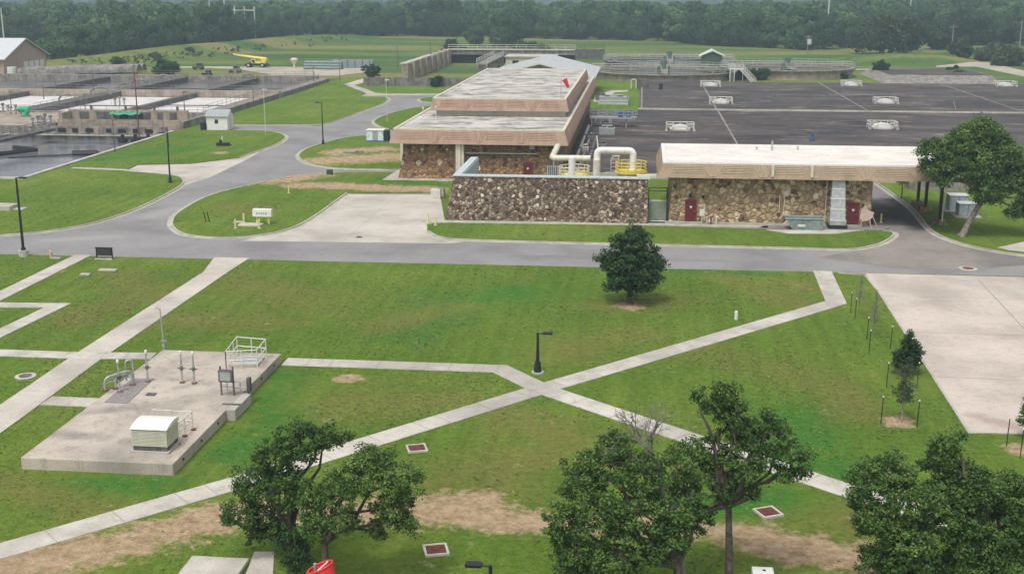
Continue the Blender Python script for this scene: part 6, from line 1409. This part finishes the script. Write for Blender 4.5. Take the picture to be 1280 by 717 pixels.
ORD = ['%d%s' % (k, 'th' if 10 < k < 20 else {1: 'st', 2: 'nd', 3: 'rd'}.get(k % 10, 'th')) for k in range(1, 60)]
EDGE = [[(66, 74), (85, 75), (110, 75.5), (150, 72), (190, 68), (225, 64), (262, 59), (300, 55), (330, 50)], [(325, 49), (345, 47.5), (420, 46), (500, 45.5), (590, 46.5)], [(597, 57), (627, 58), (652, 56)],
        [(655, 48), (730, 49.5), (800, 51), (850, 53)], [(855, 54), (900, 58), (960, 60.5), (1010, 63), (1060, 61), (1090, 58)], [(1090, 55), (1140, 50), (1180, 50), (1230, 52), (1290, 58), (1360, 60)], [(-40, 60), (10, 57), (40, 55), (64, 54)]]
made = {}
spots = []
for ei, e in enumerate(EDGE):
    P = G2(e); cnt_ = 0
    for a, b in zip(P, P[1:]):
        L = math.dist(a, b); n = max(1, round(L/8.2))
        for k in range(n): spots.append((a[0]+(b[0]-a[0])*k/n+rng.uniform(-1.5, 1.5), a[1]+(b[1]-a[1])*k/n+rng.uniform(0, 5), PLACE[ei], ORD[cnt_])); cnt_ += 1
for (x, y, pl_, od_) in spots:
    k = int(rng.integers(0, 7)); s = rng.uniform(.8, 1.12)
    if k not in made:
        L, u, v, ti, m = protos[k]; t = T('broadleaf_tree', kinds[k], 'tree', (x, y, 0), 0, 'trees along the front edge of the woods')
        quads_mesh('crown', L, u, v, ti, M_WOODS, t); m.build('trunk', M_BARK, t, False); made[k] = t; o = t
    else: o = copy_tree(made[k]); o.location = (x, y, 0)
    o['label'] = '%s, %s from left in front woods row %s' % (LOOK[k], od_, pl_)
    o.rotation_euler = (0, 0, rng.uniform(0, 6.28)); o.scale = (s, s, s*rng.uniform(.85, 1.12))
# deeper woods: one mass
CS, US, VS, TS = [], [], [], []
front = []
for e in EDGE: front += G2(e)
front = sorted([(math.atan2(x, y), math.hypot(x, y)) for x, y in front]); fa = np.array([f[0] for f in front]); fr = np.array([f[1] for f in front])
lib = {}
for i, (h, w) in enumerate(h_w):
    lib[i] = wood_tree(h, w, 60, .88, 80+i)
rng = np.random.default_rng(12)
nw = 0
a0 = -PSI-math.atan(700/1500.); a1 = -PSI+math.atan(720/1500.)
rr = 300.
def front_r(a):
    j = np.where(abs(fa-a) < .022)[0]; return fr[j].max() if len(j) else np.interp(a, fa, fr)
cands = []
rad = 330.
while rad < 2950:
    step = 9 if rad < 700 else (12 if rad < 1000 else (18 if rad < 1600 else 30))
    for a in np.arange(a0, a1, step*1.0/rad): cands.append((rad, a, step))
    rad += step*.95
for rad, a, step in cands:
    f = front_r(a)
    if rad < f+7: continue
    x = rad*math.sin(a)+rng.uniform(-.4, .4)*step; y = rad*math.cos(a)+rng.uniform(-.4, .4)*step; k = int(rng.integers(0, 7)); L, u, v, ti = lib[k]
    s = rng.uniform(.66, 1.05)*(1. if rad < 1000 else (1.25 if rad < 1600 else 1.6)); w = rng.uniform(0, 6.28); c, sn = math.cos(w), math.sin(w); Rm = np.array(((c, sn, 0), (-sn, c, 0), (0, 0, 1)))
    if rad > f+40 or rad > 700:
        sel = L[:, 2] > (h_w[k][0]*.45); sel &= (rng.uniform(size=len(L)) < .8)
    else: sel = np.ones(len(L), bool)
    if rad > 1000: sel &= rng.uniform(size=len(L)) < .5
    big = 1. if rad < 1000 else (1.5 if rad < 1600 else 1.8)
    CS.append(L[sel]@Rm*s+(x, y, land(x, y)-(0 if rad < 1000 else 2.))); US.append(u[sel]@Rm*s*big); VS.append(v[sel]@Rm*s*big); TS.append(np.clip(ti[sel]*.8+rng.uniform(-.1, .45), 0, 1)); nw += 1
CS = np.concatenate(CS)
o = quads_mesh('woodland', CS, np.concatenate(US), np.concatenate(VS), np.concatenate(TS), M_WOODS); tag(o, 'dense green woods filling the background behind the field', 'woods', kind='stuff')
print('woods', nw, len(CS), 'edge', len(spots))
# scrub on the levee
C_, U_, V_, T_ = [], [], [], []
P = curve(G2([(110, 82), (150, 78), (220, 70), (300, 61), (360, 55), (400, 49)]), 30)
for (x, y) in P:
    for _ in range(2):
        q = (x+rng.normal()*8, y+rng.normal()*5, rng.uniform(.6, 1.2)); L, u, v, ti, _c = leaf_cloud([(0, 0, .3, rng.uniform(.5, 1.2))], 5, 5, .3, .4); C_.append(L+q); U_.append(u); V_.append(v); T_.append(ti)
tag(quads_mesh('levee_scrub', np.concatenate(C_), np.concatenate(U_), np.concatenate(V_), np.concatenate(T_), M_SCRUB), 'patchy low scrub growing along the grassy levee', 'scrub', kind='stuff')

# ---------------------------------------------------------------- haze
m = MB(); m.box((-3300, -700, -26), (3300, 3300, 62)); hz = m.build('haze', plain('haze holder', (1, 1, 1))); hz['kind'] = 'stuff'; tag(hz, 'pale blue summer haze over the plant and woods', 'haze')
hm = bpy.data.materials.new('haze air'); hm.use_nodes = True; ht = hm.node_tree; ht.nodes.clear(); ho = ht.nodes.new('ShaderNodeOutputMaterial'); hv = ht.nodes.new('ShaderNodeVolumePrincipled')
hv.inputs['Color'].default_value = (.68, .87, 1, 1); hv.inputs['Density'].default_value = HAZE; hv.inputs['Anisotropy'].default_value = .2
ht.links.new(hv.outputs[0], ho.inputs['Volume']); hz.data.materials[0] = hm

# ---------------------------------------------------------------- coarse tufts and weeds in the lawns
def inside(X, Y, poly):
    c = np.zeros(len(X), bool); j = len(poly)-1
    for i in range(len(poly)):
        xi, yi = poly[i][:2]; xj, yj = poly[j][:2]; k = ((yi > Y) != (yj > Y)) & (X < (xj-xi)*(Y-yi)/((yj-yi) or 1e-9)+xi); c ^= k; j = i
    return c
rng = np.random.default_rng(5)
def tufts(name, poly, dens, z, label, size, excl=True):
    P = np.array([p[:2] for p in poly]); lo, hi = P.min(0), P.max(0); n = int(dens*(hi[0]-lo[0])*(hi[1]-lo[1])); X = rng.uniform(lo[0], hi[0], n); Y = rng.uniform(lo[1], hi[1], n); ok = inside(X, Y, poly)
    # uneven cover: keep more where a few broad waves add up
    wv = np.sin(X*.31+1.3*np.sin(Y*.17))+np.sin(Y*.43+1.7*np.sin(X*.23))+np.sin(X*1.1+Y*.9)*.6; ok &= rng.uniform(-2.2, 2.2, n) < wv
    if excl:
        for e in EXCL: ok &= ~inside(X, Y, e)
        ok &= ~((X > -29.9) & (X < -21.4) & (Y > 51.7) & (Y < 70))
    for a_, b_, r_ in DIRT:
        a_, b_ = np.array(G(*a_)[:2]), np.array(G(*b_)[:2]); dv = b_-a_; q_ = np.clip(((X-a_[0])*dv[0]+(Y-a_[1])*dv[1])/max(float(dv@dv), 1e-3), 0, 1)
        ok &= ~((np.hypot(X-a_[0]-dv[0]*q_, Y-a_[1]-dv[1]*q_) < r_*.8) & (rng.uniform(size=len(X)) < .92))
    X, Y = X[ok], Y[ok]; n = len(X); C = np.stack([X, Y, np.full(n, z+.035)], 1); nd = rng.normal(size=(n, 3))*.28; nd[:, 2] = 1.; nd /= np.linalg.norm(nd, axis=1, keepdims=True)
    u = np.cross(nd, rand_dir(n)); u /= np.linalg.norm(u, axis=1, keepdims=True)+1e-9; v = np.cross(nd, u); s_ = size*rng.uniform(.5, 1.5, (n, 1))
    return C, u*s_, v*s_*.5, np.clip(rng.beta(1.1, 2.6, n), 0, 1)
M_TUFT = leafmat('coarse grass', (.095, .165, .036), (.16, .24, .055), (.36, .37, .16))
south = [G(*p)[:2] for p in ((-60, 321), (1044, 343), (1082, 347), (1213, 541), (1420, 546), (1420, 760), (-200, 760), (-200, 560))]
C_, u_, v_, t_ = tufts('x', south, 16, 0., '', .08)
tag(quads_mesh('lawn_tufts', C_, u_, v_, t_, M_TUFT), 'coarse grass tufts and straw coloured blades in the near lawn', 'grass', kind='stuff')
A_ = [tufts('x', L_, 5, .10, '', .10, False) for L_ in LAWNS]
tag(quads_mesh('lawn_tufts', *[np.concatenate([a[k] for a in A_]) for k in range(4)], M_TUFT), 'coarse grass tufts in the kerbed lawns round the road', 'grass', kind='stuff')
